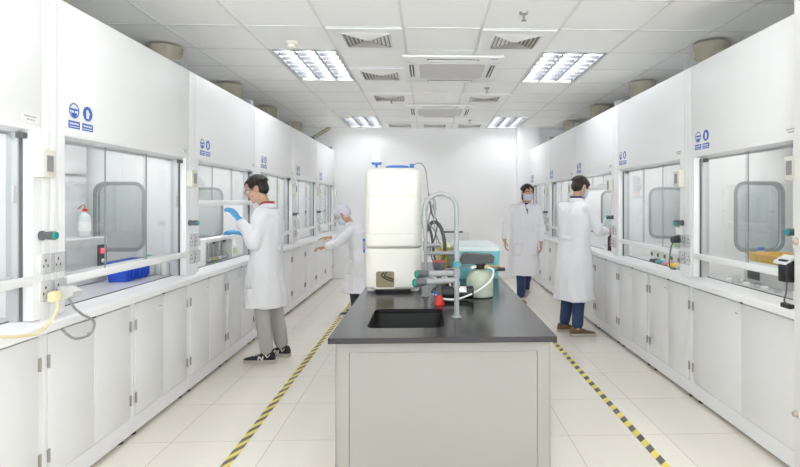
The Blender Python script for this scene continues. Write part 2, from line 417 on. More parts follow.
# ------------------------------------------------------------------ fume hoods (local x along the row, y into the hood, z up)
FX_L, FX_R = -1.765, 1.885
ZT, ZO, ZS = 2.41, 1.765, .905
textm = mat('print_grey', (.25, .26, .3), .6)
liner2 = mat('side_liner', (.80, .80, .80), .35)
def small_text(b, x0, z0, n, y):
    for k in range(n):
        b.box(x0 + k * .0085, x0 + k * .0085 + .0055, y - .0004, y, z0, z0 + .007)
def make_hood(W, dz=0.0):
    r = empty('fume_hood')
    M().box(.055, W - .055, 0, .02, ZO + .01, ZT, .003).build('fascia', white, r)
    for a, b_ in ((0.001, .051), (W - .051, W - .001)):
        M().box(a, b_, 0, .10, .89, ZT, .002).build('side_post', white, r)
    j = M().box(.053, .10, .001, .10, ZS, ZO, .002).box(W - .115, W - .053, .001, .10, ZS, ZO, .002)
    # sloped header bezel
    j.rings([[(.055, -.001, ZO + .012), (.055, .02, ZO + .012), (.055, .10, ZO + .0), (.055, .10, ZO - .02), (.055, .0, ZO - .006)],
             [(W - .055, -.001, ZO + .012), (W - .055, .02, ZO + .012), (W - .055, .10, ZO + .0), (W - .055, .10, ZO - .02), (W - .055, .0, ZO - .006)]])
    j.build('front_frame', white, r, angle=20)
    M().rings([[(x, -.038, .846), (x, -.038, .880), (x, -.030, .888), (x, .045, ZS), (x, .10, ZS), (x, .10, .85)] for x in (.0005, W - .0005)]).build('sill', white, r, angle=20)
    # carcass
    dp = .80
    M().box(.01, W - .01, .10, dp, .87, ZS - .004).build('worktop', mat('worktop_grey', (.55, .56, .58), .3), r, smooth=False)
    M().box(.015, W - .015, dp - .02, dp, ZS, 1.98).build('back_panel', inner, r, smooth=False)
    M().box(.015, W - .015, .10, dp - .02, 1.96, 1.98).build('top_panel', inner, r, smooth=False)
    M().box(.001, W - .001, .02, dp, ZT - .02, ZT).build('roof_panel', white, r, smooth=False)
    bf = M()
    bf.box(.06, W - .06, dp - .06, dp - .05, 1.0, 1.62).box(.06, W - .06, dp - .06, dp - .05, 1.64, 1.92)
    bf.build('baffle', inner, r, smooth=False)
    for s, x in ((0, .002), (1, W - .014)):
        hole = rrect(.36, .70, 1.09, 1.57, .07)
        sp = M().plate([rect(.10, dp, ZS - .03, ZT - .02), hole], x, x + .012, 'X').build('side_panel', liner2, r, smooth=False)
        for xx in ((x + .012, x + .018) if s == 0 else (x - .006, x),):
            M().plate([rrect(.340, .720, 1.070, 1.590, .085), rrect(.366, .694, 1.096, 1.564, .062)], xx[0], xx[1], 'X').build('gasket', gasket, sp)
        M().plate([rrect(.362, .698, 1.092, 1.568, .068)], x + .003, x + .007, 'X').build('window_pane', glassm, sp, smooth=False)
    # unseen interior lamp, added to brighten the inside of the hood
    lm = M().box(.25, W - .25, .30, .40, 1.945, 1.958).build('hood_fill_lamp', mat('hood_fill_diffuser', (1, 1, 1), .5, emit=(1, .99, .97), estr=HOOD_FILL), r, smooth=False)
    # sash
    yg = .072; x0, x1 = .102, W - .117
    sash = M()
    sash.box(x0, x1, .0, .085, 1.035, 1.062, .006).box(x0, x1, -.008, .010, 1.04, 1.078, .006).box(x0, x1, .078, .084, 1.062, 1.078)
    sash = sash.build('sash', white, r, loc=(0, 0, dz))
    n = 3 if W > 1.3 else 2; pw = (x1 - x0 - .03) / n
    for k in range(n):
        a = x0 + .015 + k * pw; yy = yg - .012 * (k % 2)
        p = M().box(a, a + pw + .012, yy, yy + .005, 1.062, 1.775).build('pane', glassm, sash, smooth=False)
        if k < n - 1: M().box(a + pw + .008, a + pw + .012, yy - .001, yy + .006, 1.062, 1.775).build('edge_strip', gasket, p, smooth=False)
    M().box(x1 - .045, x1 - .03, yg - .025, yg - .012, 1.40, 1.48, .003).build('pull', trackm, sash)
    tr = M()
    for a in (x0, x1 - .018): tr.box(a, a + .018, .05, .10, ZS, ZO)
    tr.box(x0, x1, .087, .10, ZO - .03, ZO)
    tr.build('track', trackm, r, smooth=False)
    tr = M()
    for a in (x0 + .001, x1 - .008): tr.box(a, a + .007, .040, .05, ZS, ZO - .02)
    tr.box(x0, x1, .086, .09, ZS + .001, ZS + .006); tr.box(x0, x0 + .03, .055, .09, ZO - .045, ZO - .02).box(x1 - .03, x1, .02, .05, ZO - .045, ZO - .02)
    tr.build('seal_strip', mat('seal_grey', (.13, .13, .14), .6), r, smooth=False)
    # warning signs: goggles and gloves
    for q, xc in enumerate((.163, .268)):
        zc = 1.892
        pl = M().box(xc - .049, xc + .049, -.0015, -.0001, 1.797, 1.936).build('safety_sign', plastic, r, smooth=False)
        s = M()
        s.plate([circ(xc, zc, .038), circ(xc, zc, .0315)], -.0022, -.0016, 'Y')
        if q == 0:   # head wearing goggles
            s.plate([circ(xc, zc - .012, .022, ry=.019)], -.0022, -.0016, 'Y'); s.box(xc - .030, xc + .030, -.0022, -.0016, zc + .001, zc + .010)
        else:        # hand in a glove
            s.plate([circ(xc, zc, .031)], -.0020, -.0016, 'Y')
        s.plate([rect(xc - .043, xc + .043, 1.803, 1.840)], -.0022, -.0016, 'Y')
        s.build('symbol', blue, pl, smooth=False)
        t = M()
        if q == 0:
            for e in (-1, 1): t.plate([circ(xc + e * .011, zc - .006, .0085, 14, ry=.006)], -.0028, -.0023, 'Y')
        else:
            t.plate([rrect(xc - .012, xc + .010, zc - .024, zc + .006, .004)], -.0028, -.0021, 'Y')
            for f in range(4): t.plate([rrect(xc - .012 + f * .0058, xc - .0075 + f * .0058, zc + .002, zc + .022 - abs(f - 1.4) * .003, .002)], -.0028, -.0021, 'Y')
            t.plate([[(xc + .009, zc - .010), (xc + .019, zc + .004), (xc + .016, zc + .007), (xc + .008, zc)]], -.0028, -.0021, 'Y')
        for k in range(5): t.box(xc - .034 + k * .014, xc - .024 + k * .014, -.0028, -.0023, 1.822, 1.831)
        t.box(xc - .036, xc + .036, -.0028, -.0023, 1.810, 1.814)
        t.build('lettering', plastic, pl, smooth=False)
    tl = M().box(W - .175, W - .075, -.0012, -.0001, ZO + .028, ZO + .062).build('asset_label', plastic, r, smooth=False)
    t = M(); small_text(t, W - .165, ZO + .048, 9, -.0013); small_text(t, W - .150, ZO + .034, 6, -.0013); t.build('print', textm, tl, smooth=False)
    # controller
    cx = W - .074
    c = M().box(cx - .043, cx + .043, -.048, -.0005, 1.548, 1.672, .006).build('controller', mat('controller_cream', (.70, .68, .61), .4), r)
    M().box(cx - .020, cx + .022, -.050, -.0485, 1.575, 1.648).build('screen', screenm, c, smooth=False)
    # valve
    kx = W - .062
    kn = M().lathe([(0, 0), (.022, 0), (.022, -.010), (.017, -.014), (.019, -.04), (.020, -.062), (.0, -.062)][::-1], (kx, -.0005, 1.284), ax='Y').build('gas_valve', dgrey, r)
    M().lathe([(0, -.006), (.017, -.006), (.019, 0), (0, 0)], (kx, -.063, 1.284), ax='Y').build('valve_cap', green, kn)
    M().lathe([(0, -.002), (.008, -.002), (.008, 0), (0, 0)], (kx, -.0695, 1.284), ax='Y').build('cap_disc', bluec, kn)
    # sockets
    for sxk in (W - .045, W + .038):
        for z in (1.155, 1.03):
            so = M().box(sxk - .033, sxk + .033, -.009, -.0005, z - .043, z + .043, .004).build('power_socket', plastic, r)
            M().box(sxk - .004, sxk + .004, -.0105, -.0092, z + .008, z + .02).box(sxk - .017, sxk - .011, -.0105, -.0092, z - .018, z - .006).box(sxk + .011, sxk + .017, -.0105, -.0092, z - .018, z - .006).build('pin_holes', dark, so, smooth=False)
            M().plate([rrect(sxk - .037, sxk + .037, z - .046, z + .046, .006), rrect(sxk - .034, sxk + .034, z - .044, z + .044, .004)], -.024, -.0105, 'Y').plate([rect(sxk - .034, sxk + .034, z - .044, z + .044)], -.0255, -.024, 'Y').build('splash_cover', clearm, so, smooth=False)
    # duct + box on top
    d = M()
    prof = [(.138, ZT), (.138, ZT + .02)]
    for k in range(8): prof += [(.134, ZT + .03 + k * .042), (.139, ZT + .045 + k * .042)]
    prof += [(.148, ZC - .03), (.148, ZC - .022), (.13, ZC - .022)]
    d = d.lathe(prof, (W * .5 + .02, .58, 0), 32).build('exhaust_duct', ductm, r)
    M().box(W * .5 + .145, W * .5 + .195, .55, .60, ZT + .26, ZT + .31, .004).build('clamp', steel, d)
    bx = M().box(W - .105, W - .03, .03, .11, ZT + .0005, ZT + .065, .003).build('cable_box', greyp, r)
    M().box(W - .107, W - .1055, .04, .10, ZT + .01, ZT + .055).build('box_front', screenm, bx, smooth=False)
    return r

left_bounds = [2.56 + 1.505 * k for k in range(-1, 5)]
right_bounds = [3.825 + 1.505 * k for k in range(1, 5)]     # far edges of hoods: origin of local x is the far edge on the right row
WH = 1.505
LN = ['nearest on the left, cut by the photo edge, beside the cream plug', 'second from the camera on the left row, two blue crates inside', 'on the left row where the person in blue gloves works, flasks inside',
      'on the left row directly behind the person in blue gloves', 'on the left row, next to last before the back wall', 'last on the left row, against the back wall']
h0 = None
hoods_L = []
for i, y in enumerate(left_bounds):
    o = h0 if i == 0 and h0 else (copy_tree(h0) if h0 else make_hood(WH))
    if h0 is None: h0 = o
    o.location = (FX_L, y, 0); o.rotation_euler = (0, 0, PI / 2)
    tag(o, 'white fume hood ' + LN[i], 'fume hood', 'fume hoods along the side walls'); hoods_L.append(o)
RN = ['second nearest on the right row, white tubs and green bottles inside', 'on the right row where the person seen from behind works', 'on the right row beyond the person seen from behind', 'last on the right row, next to the back wall']
hoods_R = []
for i, y in enumerate(right_bounds):
    o = copy_tree(h0); o.location = (FX_R, y, 0); o.rotation_euler = (0, 0, -PI / 2)
    tag(o, 'white fume hood ' + RN[i], 'fume hood', 'fume hoods along the side walls'); hoods_R.append(o)
hn = make_hood(1.245); hn.location = (FX_R, 3.825, 0); hn.rotation_euler = (0, 0, -PI / 2)
tag(hn, 'narrower white fume hood nearest on the right, yellow tray inside, beside the column', 'fume hood', 'fume hoods along the side walls')
sx = .16
sp = M().cyl((sx, .20, 1.28), (sx, .20, 1.20), .009).cyl((sx, .20, 1.20), (sx, .20, 1.15), .007, .004).cyl((sx - .145, .20, 1.28), (sx + .01, .20, 1.28), .010)
sp = sp.build('spout', dgrey, hoods_L[2]); M().cyl((sx, .20, 1.17), (sx, .20, 1.13), .012, .008).build('nozzle', green, sp)
for o, dz in ((hoods_L[0], .03), (hoods_L[2], .375), (hoods_R[1], .54)):
    for c in kids(o):
        if c.name.startswith('sash'): c.location.z = dz

# ------------------------------------------------------------------ base cabinets under the hoods
def make_cabinet(W, nlab=True):
    r = empty('base_cabinet')
    b = M(); b.box(.002, W - .002, .022, .70, .03, .845)
    b.box(.002, .028, 0, .022, .03, .845, .001).box(W - .028, W - .002, 0, .022, .03, .845, .001)
    b.box(.028, W - .028, 0, .022, .03, .128, .001).box(.028, W - .028, 0, .022, .818, .845, .001)
    b.build('carcass', white, r, smooth=False)
    mid = W / 2
    for s in (0, 1):
        x0, x1 = (.031, mid - .0015) if s == 0 else (mid + .0015, W - .031)
        d = M().box(x0, x1, -.004, .017, .132, .814, .002).build('door', white2, r)
        for z in (.24, .685):
            hx = x0 - .002 if s == 0 else x1 + .002
            h = M().box(hx - .010, hx + .010, -.008, -.0042, z - .03, z + .03, .001)
            h.cyl((hx, -.009, z - .032), (hx, -.009, z + .032), .004, n=10).build('hinge', steel, d)
        if s == 0 and nlab:
            l = M().box(x1 - .075, x1 - .015, -.0052, -.0042, .715, .765).build('paper_label', plastic, d, smooth=False)
            t = M(); small_text(t, x1 - .062, .742, 4, -.0053); t.build('print', textm, d, smooth=False)
    M().box(mid - .012, mid + .012, -.008, .0, .8145, .823, .001).build('latch', dgrey, r)
    for x in (.07, W - .07):
        for y in (.04, .6):
            M().lathe([(.022, 0), (.022, .012), (.010, .016), (.010, .031)], (x, y, 0)).build('levelling_foot', black, r)
    return r
cb0 = make_cabinet(WH / 2)
names_L = ['nearest of all, at the lower left corner', 'second from the corner, below the cream cord', 'nearer one below the blue crates', 'farther one below the blue crates', 'below the flask rack',
    'right behind the person in blue gloves', 'first one beyond the person in blue gloves', 'second one beyond the person in blue gloves', 'third one beyond the person in blue gloves', 'fourth one beyond the person in blue gloves',
    'next to last before the back wall', 'last before the back wall']
k = 0
for y in left_bounds:
    for q in (0, 1):
        o = cb0 if k == 0 else copy_tree(cb0)
        o.location = (FX_L - .035, y + q * WH / 2, 0); o.rotation_euler = (0, 0, PI / 2)
        tag(o, 'two-door base cabinet on the left row, ' + names_L[k], 'cabinet', 'base cabinets under the hoods'); k += 1
names_R = ['under the window with white tubs, farther unit', 'under the window with white tubs, nearer unit', 'behind the coat of the person seen from behind', 'at the feet of the person seen from behind', 'beyond the person seen from behind, second unit', 'beyond the person seen from behind, first unit', 'last unit before the back wall', 'next to last before the back wall']
k = 0
for y in right_bounds:
    for q in (0, 1):
        o = copy_tree(cb0); o.location = (FX_R + .035, y - q * WH / 2, 0); o.rotation_euler = (0, 0, -PI / 2)
        tag(o, 'two-door base cabinet on the right row, ' + names_R[k], 'cabinet', 'base cabinets under the hoods'); k += 1
cn = make_cabinet(1.245); cn.location = (FX_R + .035, 3.825, 0); cn.rotation_euler = (0, 0, -PI / 2)
tag(cn, 'wide white two-door base cabinet nearest on the right, beside the column', 'cabinet', 'base cabinets under the hoods')

# ------------------------------------------------------------------ central bench
IX0, IX1, IY0, IY1, IZ = -.456, .590, 2.43, 5.5, .82
bench = empty('lab_bench', (0, 0, 0)); tag(bench, 'long pale grey central lab bench with a black worktop and sink', 'lab bench')
topm = mat('black_epoxy_top', (.024, .021, .025), .2, vary=.06, bscale=14, spec=.55)
sinkr = rrect(-.305, .078, 2.62, 3.09, .045)
M().plate([rect(IX0, IX1, IY0, IY1), sinkr], IZ - .026, IZ).build('worktop', topm, bench, smooth=False)
bodym = mat('bench_grey', (.33, .32, .30), .45, vary=.02, bscale=3)
B0, B1 = -.420, .562
M().plate([rect(B0 + .055, B1 - .055, .002, .74)], IY0 + .048, IY0 + .055, 'Y').build('end_panel', bodym, bench, smooth=False)
fr = M()
fr.plate([[(B0, .001), (B0 + .053, .001), (B0 + .053, .742), (B1 - .053, .742), (B1 - .053, .001), (B1, .001), (B1, .793), (B0, .793)]], IY0 + .045, IY0 + .07, 'Y')
fr.box(B0, B0 + .02, IY0 + .07, IY1 - .04, .08, .793).box(B1 - .02, B1, IY0 + .07, IY1 - .04, .08, .793).box(B0, B1, IY1 - .04, IY1 - .02, .001, .793)
fr.box(B0 + .05, B1 - .05, IY0 + .07, IY1 - .05, .02, .10)
fr.build('carcass', bodym, bench, smooth=False)
for s in (0, 1):
    for q in range(6):
        y0 = IY0 + .09 + q * .485
        x = (B0 - .018, B0 - .0005) if s == 0 else (B1 + .0005, B1 + .018)
        d = M().box(x[0], x[1], y0, y0 + .478, .11, .775, .002).build('door', bodym, bench)
        hx = B0 - .03 if s == 0 else B1 + .03
        M().tube([(x[0] if s == 0 else x[1], y0 + .08, .66), (hx, y0 + .08, .66), (hx, y0 + .08, .56), (x[0] if s == 0 else x[1], y0 + .08, .56)], .004, smooth=1).build('handle', steel, d)
sk = M()
inn = [(a, b) for a, b in rrect(-.305, .078, 2.62, 3.09, .045)]; bot = rrect(-.280, .053, 2.645, 3.065, .05)
out = rrect(-.312, .085, 2.613, 3.097, .05); outb = rrect(-.29, .063, 2.635, 3.075, .05)
sk.rings([[(a, b, IZ - .027) for a, b in inn], [(a, b, IZ - .03) for a, b in inn], [(a, b, IZ - .20) for a, b in bot], [(a * .2 - .09, b * .2 + 2.28, IZ - .225) for a, b in bot]][::-1], cap=False)
sk.rings([[(a, b, IZ - .027) for a, b in out], [(a, b, IZ - .21) for a, b in outb], [(a * .2 - .09, b * .2 + 2.28, IZ - .235) for a, b in outb]], cap=False)
sk.rings([[(a, b, IZ - .027) for a, b in inn], [(a, b, IZ - .027) for a, b in out]], cap=False)
so = sk.build('sink_bowl', mat('sink_black', (.018, .018, .019), .45), bench)
M().lathe([(0, 0), (.035, 0), (.035, .006), (.02, .008), (0, .004)], (-.1135, 2.855, IZ - .2345)).build('drain', mat('drain_dark', (.05, .05, .05), .3, metal=.5), so)
# ------------------------------------------------------------------ things on the bench
Z0 = IZ + .0005
# reservoir on its stand
tk = empty('water_tank', (-.245, 3.86, Z0)); tag(tk, 'tall cream plastic water tank on its stand with blue caps on the black worktop', 'water tank')
def sq(hx, hy, r, z, n=8): return [(a, b, z) for a, b in rrect(-hx, hx, -hy, hy, r, n)]
s = M(); hx, hy = .193, .20
s.rings([sq(hx - .012, hy - .012, .05, .02), sq(hx, hy, .06, .035), sq(hx, hy, .06, .285), sq(hx - .006, hy - .006, .055, .298), sq(hx - .03, hy - .03, .05, .30)])
st = s.build('stand', tankm, tk)
# recessed opening in the stand front
s = M(); s.plate([rrect(-.124, .020, .024, .154, .018), rrect(-.114, .010, .034, .144, .014)], -hy - .007, -hy - .0002, 'Y').build('opening_rim', tankm, st)
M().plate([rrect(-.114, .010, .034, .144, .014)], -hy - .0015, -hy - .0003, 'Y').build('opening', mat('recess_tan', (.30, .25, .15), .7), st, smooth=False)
M().tube([(-.06, -hy - .005, .14), (-.075, -hy - .006, .115), (-.04, -hy - .008, .09), (.006, -hy - .006, .075)], .004).tube([(-.04, -hy - .005, .142), (-.055, -hy - .010, .115), (-.02, -hy - .01, .100), (.007, -hy - .006, .09)], .004).build('wire', black, st)
for x in (-.15, .15):
    for y in (-.15, .15): M().lathe([(.022, 0), (.030, .008), (.030, .022), (.0, .022)], (x, y, 0)).build('foot', tankm, tk)
t = M(); rs = []
for z, d in ((.3005, .03), (.305, .012), (.32, 0), (.33, 0), (.39, 0), (.396, 0), (.400, .003), (.404, 0), (.41, 0), (.65, 0), (.656, 0), (.660, .003), (.664, 0), (.67, 0), (.79, 0), (.80, 0), (.825, .004), (.845, .018), (.855, .04)):
    rs.append(sq(hx - d, hy - d, .055, z))
t.rings(rs); t.build('tank_body', tankm, tk)
M().plate([rrect(-.155, .165, .33, .80, .035), rrect(-.150, .160, .335, .795, .03)], -hy - .002, -hy + .001, 'Y').build('moulded_line', tankm, tk)
M().lathe([(.085, .8555), (.085, .870), (.075, .878), (0, .878)], (.02, 0, 0)).build('screw_cap', bluec, tk)
f = M().cyl((-.125, -.05, .855), (-.125, -.05, .885), .008).lathe([(0, .884), (.034, .884), (.036, .890), (.036, .90), (0, .90)], (-.125, -.05, 0)).build('filter_base', bluec, tk)
M().lathe([(.036, .90), (.036, .94), (.03, .945), (.016, .947), (.016, .962), (0, .962)], (-.125, -.05, 0)).build('air_filter', plastic, tk)
M().lathe([(.014, .8555), (.016, .87), (.016, .888), (.008, .892), (.0, .892)], (.125, -.03, 0)).build('level_port', bluec, tk)
tp = M().cyl((-.192, .02, .315), (-.225, .02, .315), .008).cyl((-.222, .02, .335), (-.222, .02, .275), .010).build('tap', mat('tap_grey', (.35, .38, .42), .4), tk)
M().cyl((-.222, .02, .336), (-.222, .02, .352), .013, .010).cyl((-.222, .02, .274), (-.222, .02, .250), .009, .006).build('tap_handle', bluec, tp)

def lever(b, p, q, r=.0155): b.tube([p, q], r, n=14, smooth=1)
def knob(parent, q, d, m1=dgrey, m2=green, m3=None, R=.023, L=.06):
    q, d = V(q), V(d).normalized()
    k = M().cyl(q - d * .004, q + d * L, R * .72, R).build('tap_knob', m1, parent)
    c = M().cyl(q + d * (L + .0005), q + d * (L + .007), R * .9, R * .8).build('knob_cap', m2, k)
    if m3: M().cyl(q + d * (L + .0075), q + d * (L + .010), R * .45, R * .4).build('cap_disc', m3, k)
def arc(c, r, a0, a1, n=14):
    return [(c[0] + r * math.cos(math.radians(a0 + (a1 - a0) * i / n)), c[1], c[2] + r * math.sin(math.radians(a0 + (a1 - a0) * i / n))) for i in range(n + 1)]
# front swan-neck tap
ft = empty('lab_tap', (.15, 2.85, Z0)); tag(ft, 'grey swan-neck lab tap beside the sink, tallest and nearest, green and blue front knob', 'tap')
M().lathe([(.026, 0), (.026, .005), (.018, .010), (.015, .022), (0, .022)]).build('base', greyp, ft)
p = M().cyl((0, 0, .015), (0, 0, .41), .0135).cyl((0, 0, .16), (0, 0, .19), .019).cyl((0, 0, .22), (0, 0, .255), .020).cyl((0, 0, .27), (0, 0, .30), .019)
p.build('post', greyp, ft)
gn = M(); gn.tube([(0, 0, .40)] + [(0, 0, .56)] + arc((-.086, 0, .575), .086, 0, 180)[1:] + [(-.172, 0, .53)], .0125, n=14, smooth=1)
gn.build('swan_neck', greyp, ft)
M().cyl((-.172, 0, .55), (-.172, 0, .50), .017).cyl((-.172, 0, .50), (-.172, 0, .475), .013).cyl((-.172, 0, .475), (-.172, 0, .42), .009, .006).build('nozzle', greyp, ft)
knob(ft, (0, -.018, .288), (0, -1, 0), greyp, green, bluec, .020, .02)
b = M(); lever(b, (-.01, 0, .2), (-.17, -.06, .198)); b.build('side_arm', greyp, ft)
knob(ft, (-.168, -.06, .198), (-.9, -.45, 0))
b = M(); lever(b, (-.01, .01, .235), (-.16, -.02, .238)); b.build('side_arm', greyp, ft)
knob(ft, (-.158, -.02, .238), (-.9, -.45, 0))
# rear tap
rt = empty('lab_tap', (-.020, 3.50, Z0)); tag(rt, 'grey swan-neck lab tap close behind the nearer one, beside the tank', 'tap')
M().lathe([(.026, 0), (.026, .005), (.018, .010), (.015, .022), (0, .022)]).build('base', greyp, rt)
M().cyl((0, 0, .015), (0, 0, .58), .0125).cyl((0, 0, .30), (0, 0, .36), .018).cyl((0, 0, .14), (0, 0, .17), .018).cyl((0, 0, .56), (0, 0, .60), .016).build('post', greyp, rt)
M().tube([(0, 0, .58)] + arc((.030, 0, .62), .030, 180, 0) + [(.060, 0, .60)], .0095, smooth=1).build('swan_neck', greyp, rt)
M().cyl((.060, 0, .61), (.060, 0, .565), .012).cyl((.060, 0, .565), (.060, 0, .51), .008, .005).build('nozzle', greyp, rt)
b = M(); lever(b, (.0, 0, .33), (.10, -.04, .34), .014); b.build('side_arm', greyp, rt)
b = M(); lever(b, (.0, 0, .28), (.16, .03, .28), .013); b.build('side_arm', greyp, rt)
knob(rt, (.155, .03, .28), (.95, .2, 0), greyp, greyp)
# red tap
rd = empty('distilled_water_tap', (.064, 3.22, Z0)); tag(rd, 'short dark grey tap with red foot and red top on the worktop', 'tap')
M().lathe([(.032, 0), (.032, .008), (.022, .03), (.018, .055), (0, .055)]).build('base', red, rd)
M().cyl((0, 0, .05), (0, 0, .21), .014).cyl((0, 0, .11), (0, 0, .15), .018).lathe([(.014, .18), (.030, .20), (.042, .235), (.042, .255), (0, .255)]).build('body', dgrey, rd)
M().lathe([(.042, .2555), (.038, .265), (0, .268)]).build('top_cap', mat('dark_red', (.33, .05, .05), .5), rd)
# softener vessel
sv = empty('softener_vessel', (.335, 3.48, Z0)); tag(sv, 'pale green pressure vessel with a black wedge control head on the worktop', 'water softener')
bm_ = mat('vessel_green', (.46, .52, .42), .3, vary=.05, bscale=8)
M().lathe([(.07, 0), (.086, .006), (.087, .02), (.087, .115), (.080, .145), (.062, .168), (.036, .180), (.0, .180)]).build('bottle', bm_, sv)
M().lathe([(.030, .1805), (.034, .19), (.034, .215), (0, .215)]).build('collar', black, sv)
hd = M(); W2 = .055
hd.rings([[(-.135, y, .232), (-.125, y, .216), (.085, y, .222), (.092, y, .262), (.080, y, .275), (-.09, y, .286), (-.108, y, .278)] for y in (-W2, W2)])
hd.build('control_head', mat('charcoal_plastic', (.035, .035, .038), .35), sv, angle=20)
M().cyl((.04, -.05, .20), (.04, -.01, .20), .014).cyl((.045, -.03, .205), (.13, -.04, .20), .006).cyl((.075, -.035, .203), (.09, -.036, .202), .012).build('inlet_fitting', mat('brass', (.45, .34, .18), .35, metal=.8), sv)
M().cyl((-.06, -.05, .195), (-.03, -.03, .20), .010).build('outlet_fitting', plastic, sv)
# pump
pp = empty('booster_pump', (.175, 3.34, Z0)); tag(pp, 'small black cylindrical pump lying on the worktop before the green vessel', 'pump')
M().cyl((-.085, 0, .05), (.095, 0, .05), .040).cyl((-.105, 0, .05), (-.085, 0, .05), .033, .04).cyl((.095, 0, .05), (.105, 0, .05), .043, .038).build('motor', black, pp)
M().box(-.08, .08, -.035, .035, .0, .014, .003).build('base_plate', black, pp)
lb = M(); n = 8
lb.rings([[(x, -.0412 * math.cos(a), .05 + .0412 * math.sin(a)) for a in [math.radians(10 + 70 * k / n) for k in range(n + 1)]] for x in (.0, .06)], close=False, cap=False)
lb = lb.build('rating_label', plastic, pp); md = lb.modifiers.new('t', 'SOLIDIFY'); md.thickness = .001
M().cyl((-.11, -.02, .05), (-.135, -.035, .05), .016).build('inlet', bluec, pp)
# hoses and wires
def hose(name, pts, r, m, lab, cat='hose', grp=None): return tag(M().tube(pts, r).build(name, m), lab, cat, grp)
hose('water_hose', [(.045, 3.30, .865), (.09, 3.24, .85), (.17, 3.25, .845), (.26, 3.30, .865), (.34, 3.345, .90), (.40, 3.38, .95), (.415, 3.41, 1.0), (.38, 3.425, 1.02)], .006, plastic, 'white tube looping in front of the pump up to the green vessel')
hose('water_hose', [(-.12, 3.83, 1.70), (-.06, 3.80, 1.715), (-.02, 3.80, 1.66), (.0, 3.82, 1.50), (.03, 3.86, 1.35), (.06, 3.9, 1.1), (.05, 3.9, .83)], .004, mat('tube_grey', (.35, .35, .36), .5), 'thin grey tube arching down from the blue port on the tank top')
hose('black_hose', [(-.03, 3.95, 1.20), (.03, 3.93, 1.29), (.09, 3.93, 1.25), (.12, 3.94, 1.10), (.09, 3.95, .95), (.04, 3.95, .84)], .014, dgrey, 'thick dark hose curling down behind the rear tap')
hose('black_hose', [(-.03, 4.05, 1.33), (.02, 4.02, 1.20), (.05, 4.0, 1.0), (.11, 3.98, .845), (.2, 3.93, .835)], .010, dgrey, 'dark hose hanging between tank and yellow box')
hose('power_cable', [(.0, 3.62, 1.50), (.02, 3.66, 1.36), (.06, 3.68, 1.30), (.04, 3.70, 1.18), (.01, 3.68, 1.1), (.05, 3.66, .98), (.09, 3.6, .84)], .004, black, 'thin black cable twisting down beside the rear tap', 'cable')
hose('power_cable', [(.03, 3.72, 1.42), (-.0, 3.72, 1.30), (.05, 3.74, 1.22), (.09, 3.76, 1.05), (.02, 3.74, .9), (.10, 3.6, .83)], .005, mat('cable_grey', (.3, .3, .31), .5), 'grey cable hanging in a loop behind the rear tap', 'cable')
hose('power_cable', [(.12, 3.52, .84), (.02, 3.42, .86), (.08, 3.44, .90), (.15, 3.5, .86), (.2, 3.56, .83)], .005, black, 'black cable coiled on the worktop behind the pump', 'cable')
hose('water_hose', [(.02, 3.7, .95), (.10, 3.6, .98), (.17, 3.52, 1.0), (.24, 3.47, 1.02), (.285, 3.435, 1.02)], .007, mat('tube_grey', (.35, .35, .36), .5), 'grey tube running from the tap post to the black control head')
hose('water_hose', [(.0, 3.75, .93), (.07, 3.72, .90), (.12, 3.7, .92), (.15, 3.62, .86), (.12, 3.45, .835), (.03, 3.35, .86)], .006, plastic, 'white tube snaking behind the pump from the tank foot')
# cable with black clip at the right of the vessel
pc_ = empty('plug_connector', (.555, 4.06, .925)); tag(pc_, 'small black plug on a black cable behind the green vessel', 'plug')
M().box(-.035, .03, -.02, .02, -.012, .014, .006).build('plug_body', black, pc_)
M().tube([(-.03, 0, 0), (-.06, -.06, -.02), (-.10, -.18, -.06), (-.14, -.30, -.085), (-.20, -.42, -.099)], .005).build('cord', black, pc_)
M().cyl((-.14, -.50, .075), (-.02, -.01, .004), .003).build('pin', steel, pc_)
# boxes
def bin_(name, x0, x1, y0, y1, z, h, m, lidm, lab, cat, lid=.045):
    r = empty(name, ((x0 + x1) / 2, (y0 + y1) / 2, z)); a, b_ = (x1 - x0) / 2, (y1 - y0) / 2
    M().rings([sq(a - .022, b_ - .022, .03, 0), sq(a - .018, b_ - .018, .035, .006), sq(a - .006, b_ - .006, .035, h), sq(a, b_, .035, h), sq(a, b_, .035, h + .008), sq(a - .012, b_ - .012, .03, h + .008), sq(a - .03, b_ - .03, .03, .012)]).build('box_body', m, r)
    if lidm:
        M().rings([sq(a + .004, b_ + .004, .036, h + .0085), sq(a + .004, b_ + .004, .036, h + lid * .5), sq(a - .006, b_ - .006, .034, h + lid * .55), sq(a - .010, b_ - .010, .034, h + lid * .9), sq(a - .03, b_ - .03, .03, h + lid)]).build('lid', lidm, r)
        for s_ in (-1, 1): M().box(*sorted((s_ * (a + .003), s_ * (a + .012))), -.04, .04, h - .015, h + .018, .002).build('clip', lidm, r)
    return tag(r, lab, cat)
teal = mat('teal_plastic', (.19, .57, .63), .3, vary=.03, bscale=6)
lidw = mat('lid_white', (.74, .84, .86), .35)
bin_('storage_box', .205, .585, 4.27, 5.0, Z0, .215, teal, lidw, 'large teal storage box with a whitish lid at the far end of the bench', 'storage box')
yel = mat('yellow_plastic', (.90, .66, .04), .35)
bin_('storage_box', .065, .178, 4.45, 4.85, Z0, .225, yel, mat('lid_clear_yellow', (.80, .74, .42), .3), 'small yellow storage box between hoses and teal box on the bench', 'storage box')
ins = empty('bench_instrument', (.27, 5.22, Z0)); tag(ins, 'pale grey bench instrument with a sloping top behind the yellow and teal boxes', 'instrument')
M().rings([[(x, -.12, 0), (x, .13, 0), (x, .13, .31), (x, .05, .315), (x, -.12, .215)] for x in (-.13, .13)]).build('housing', mat('instrument_grey', (.55, .55, .55), .4), ins, angle=20)
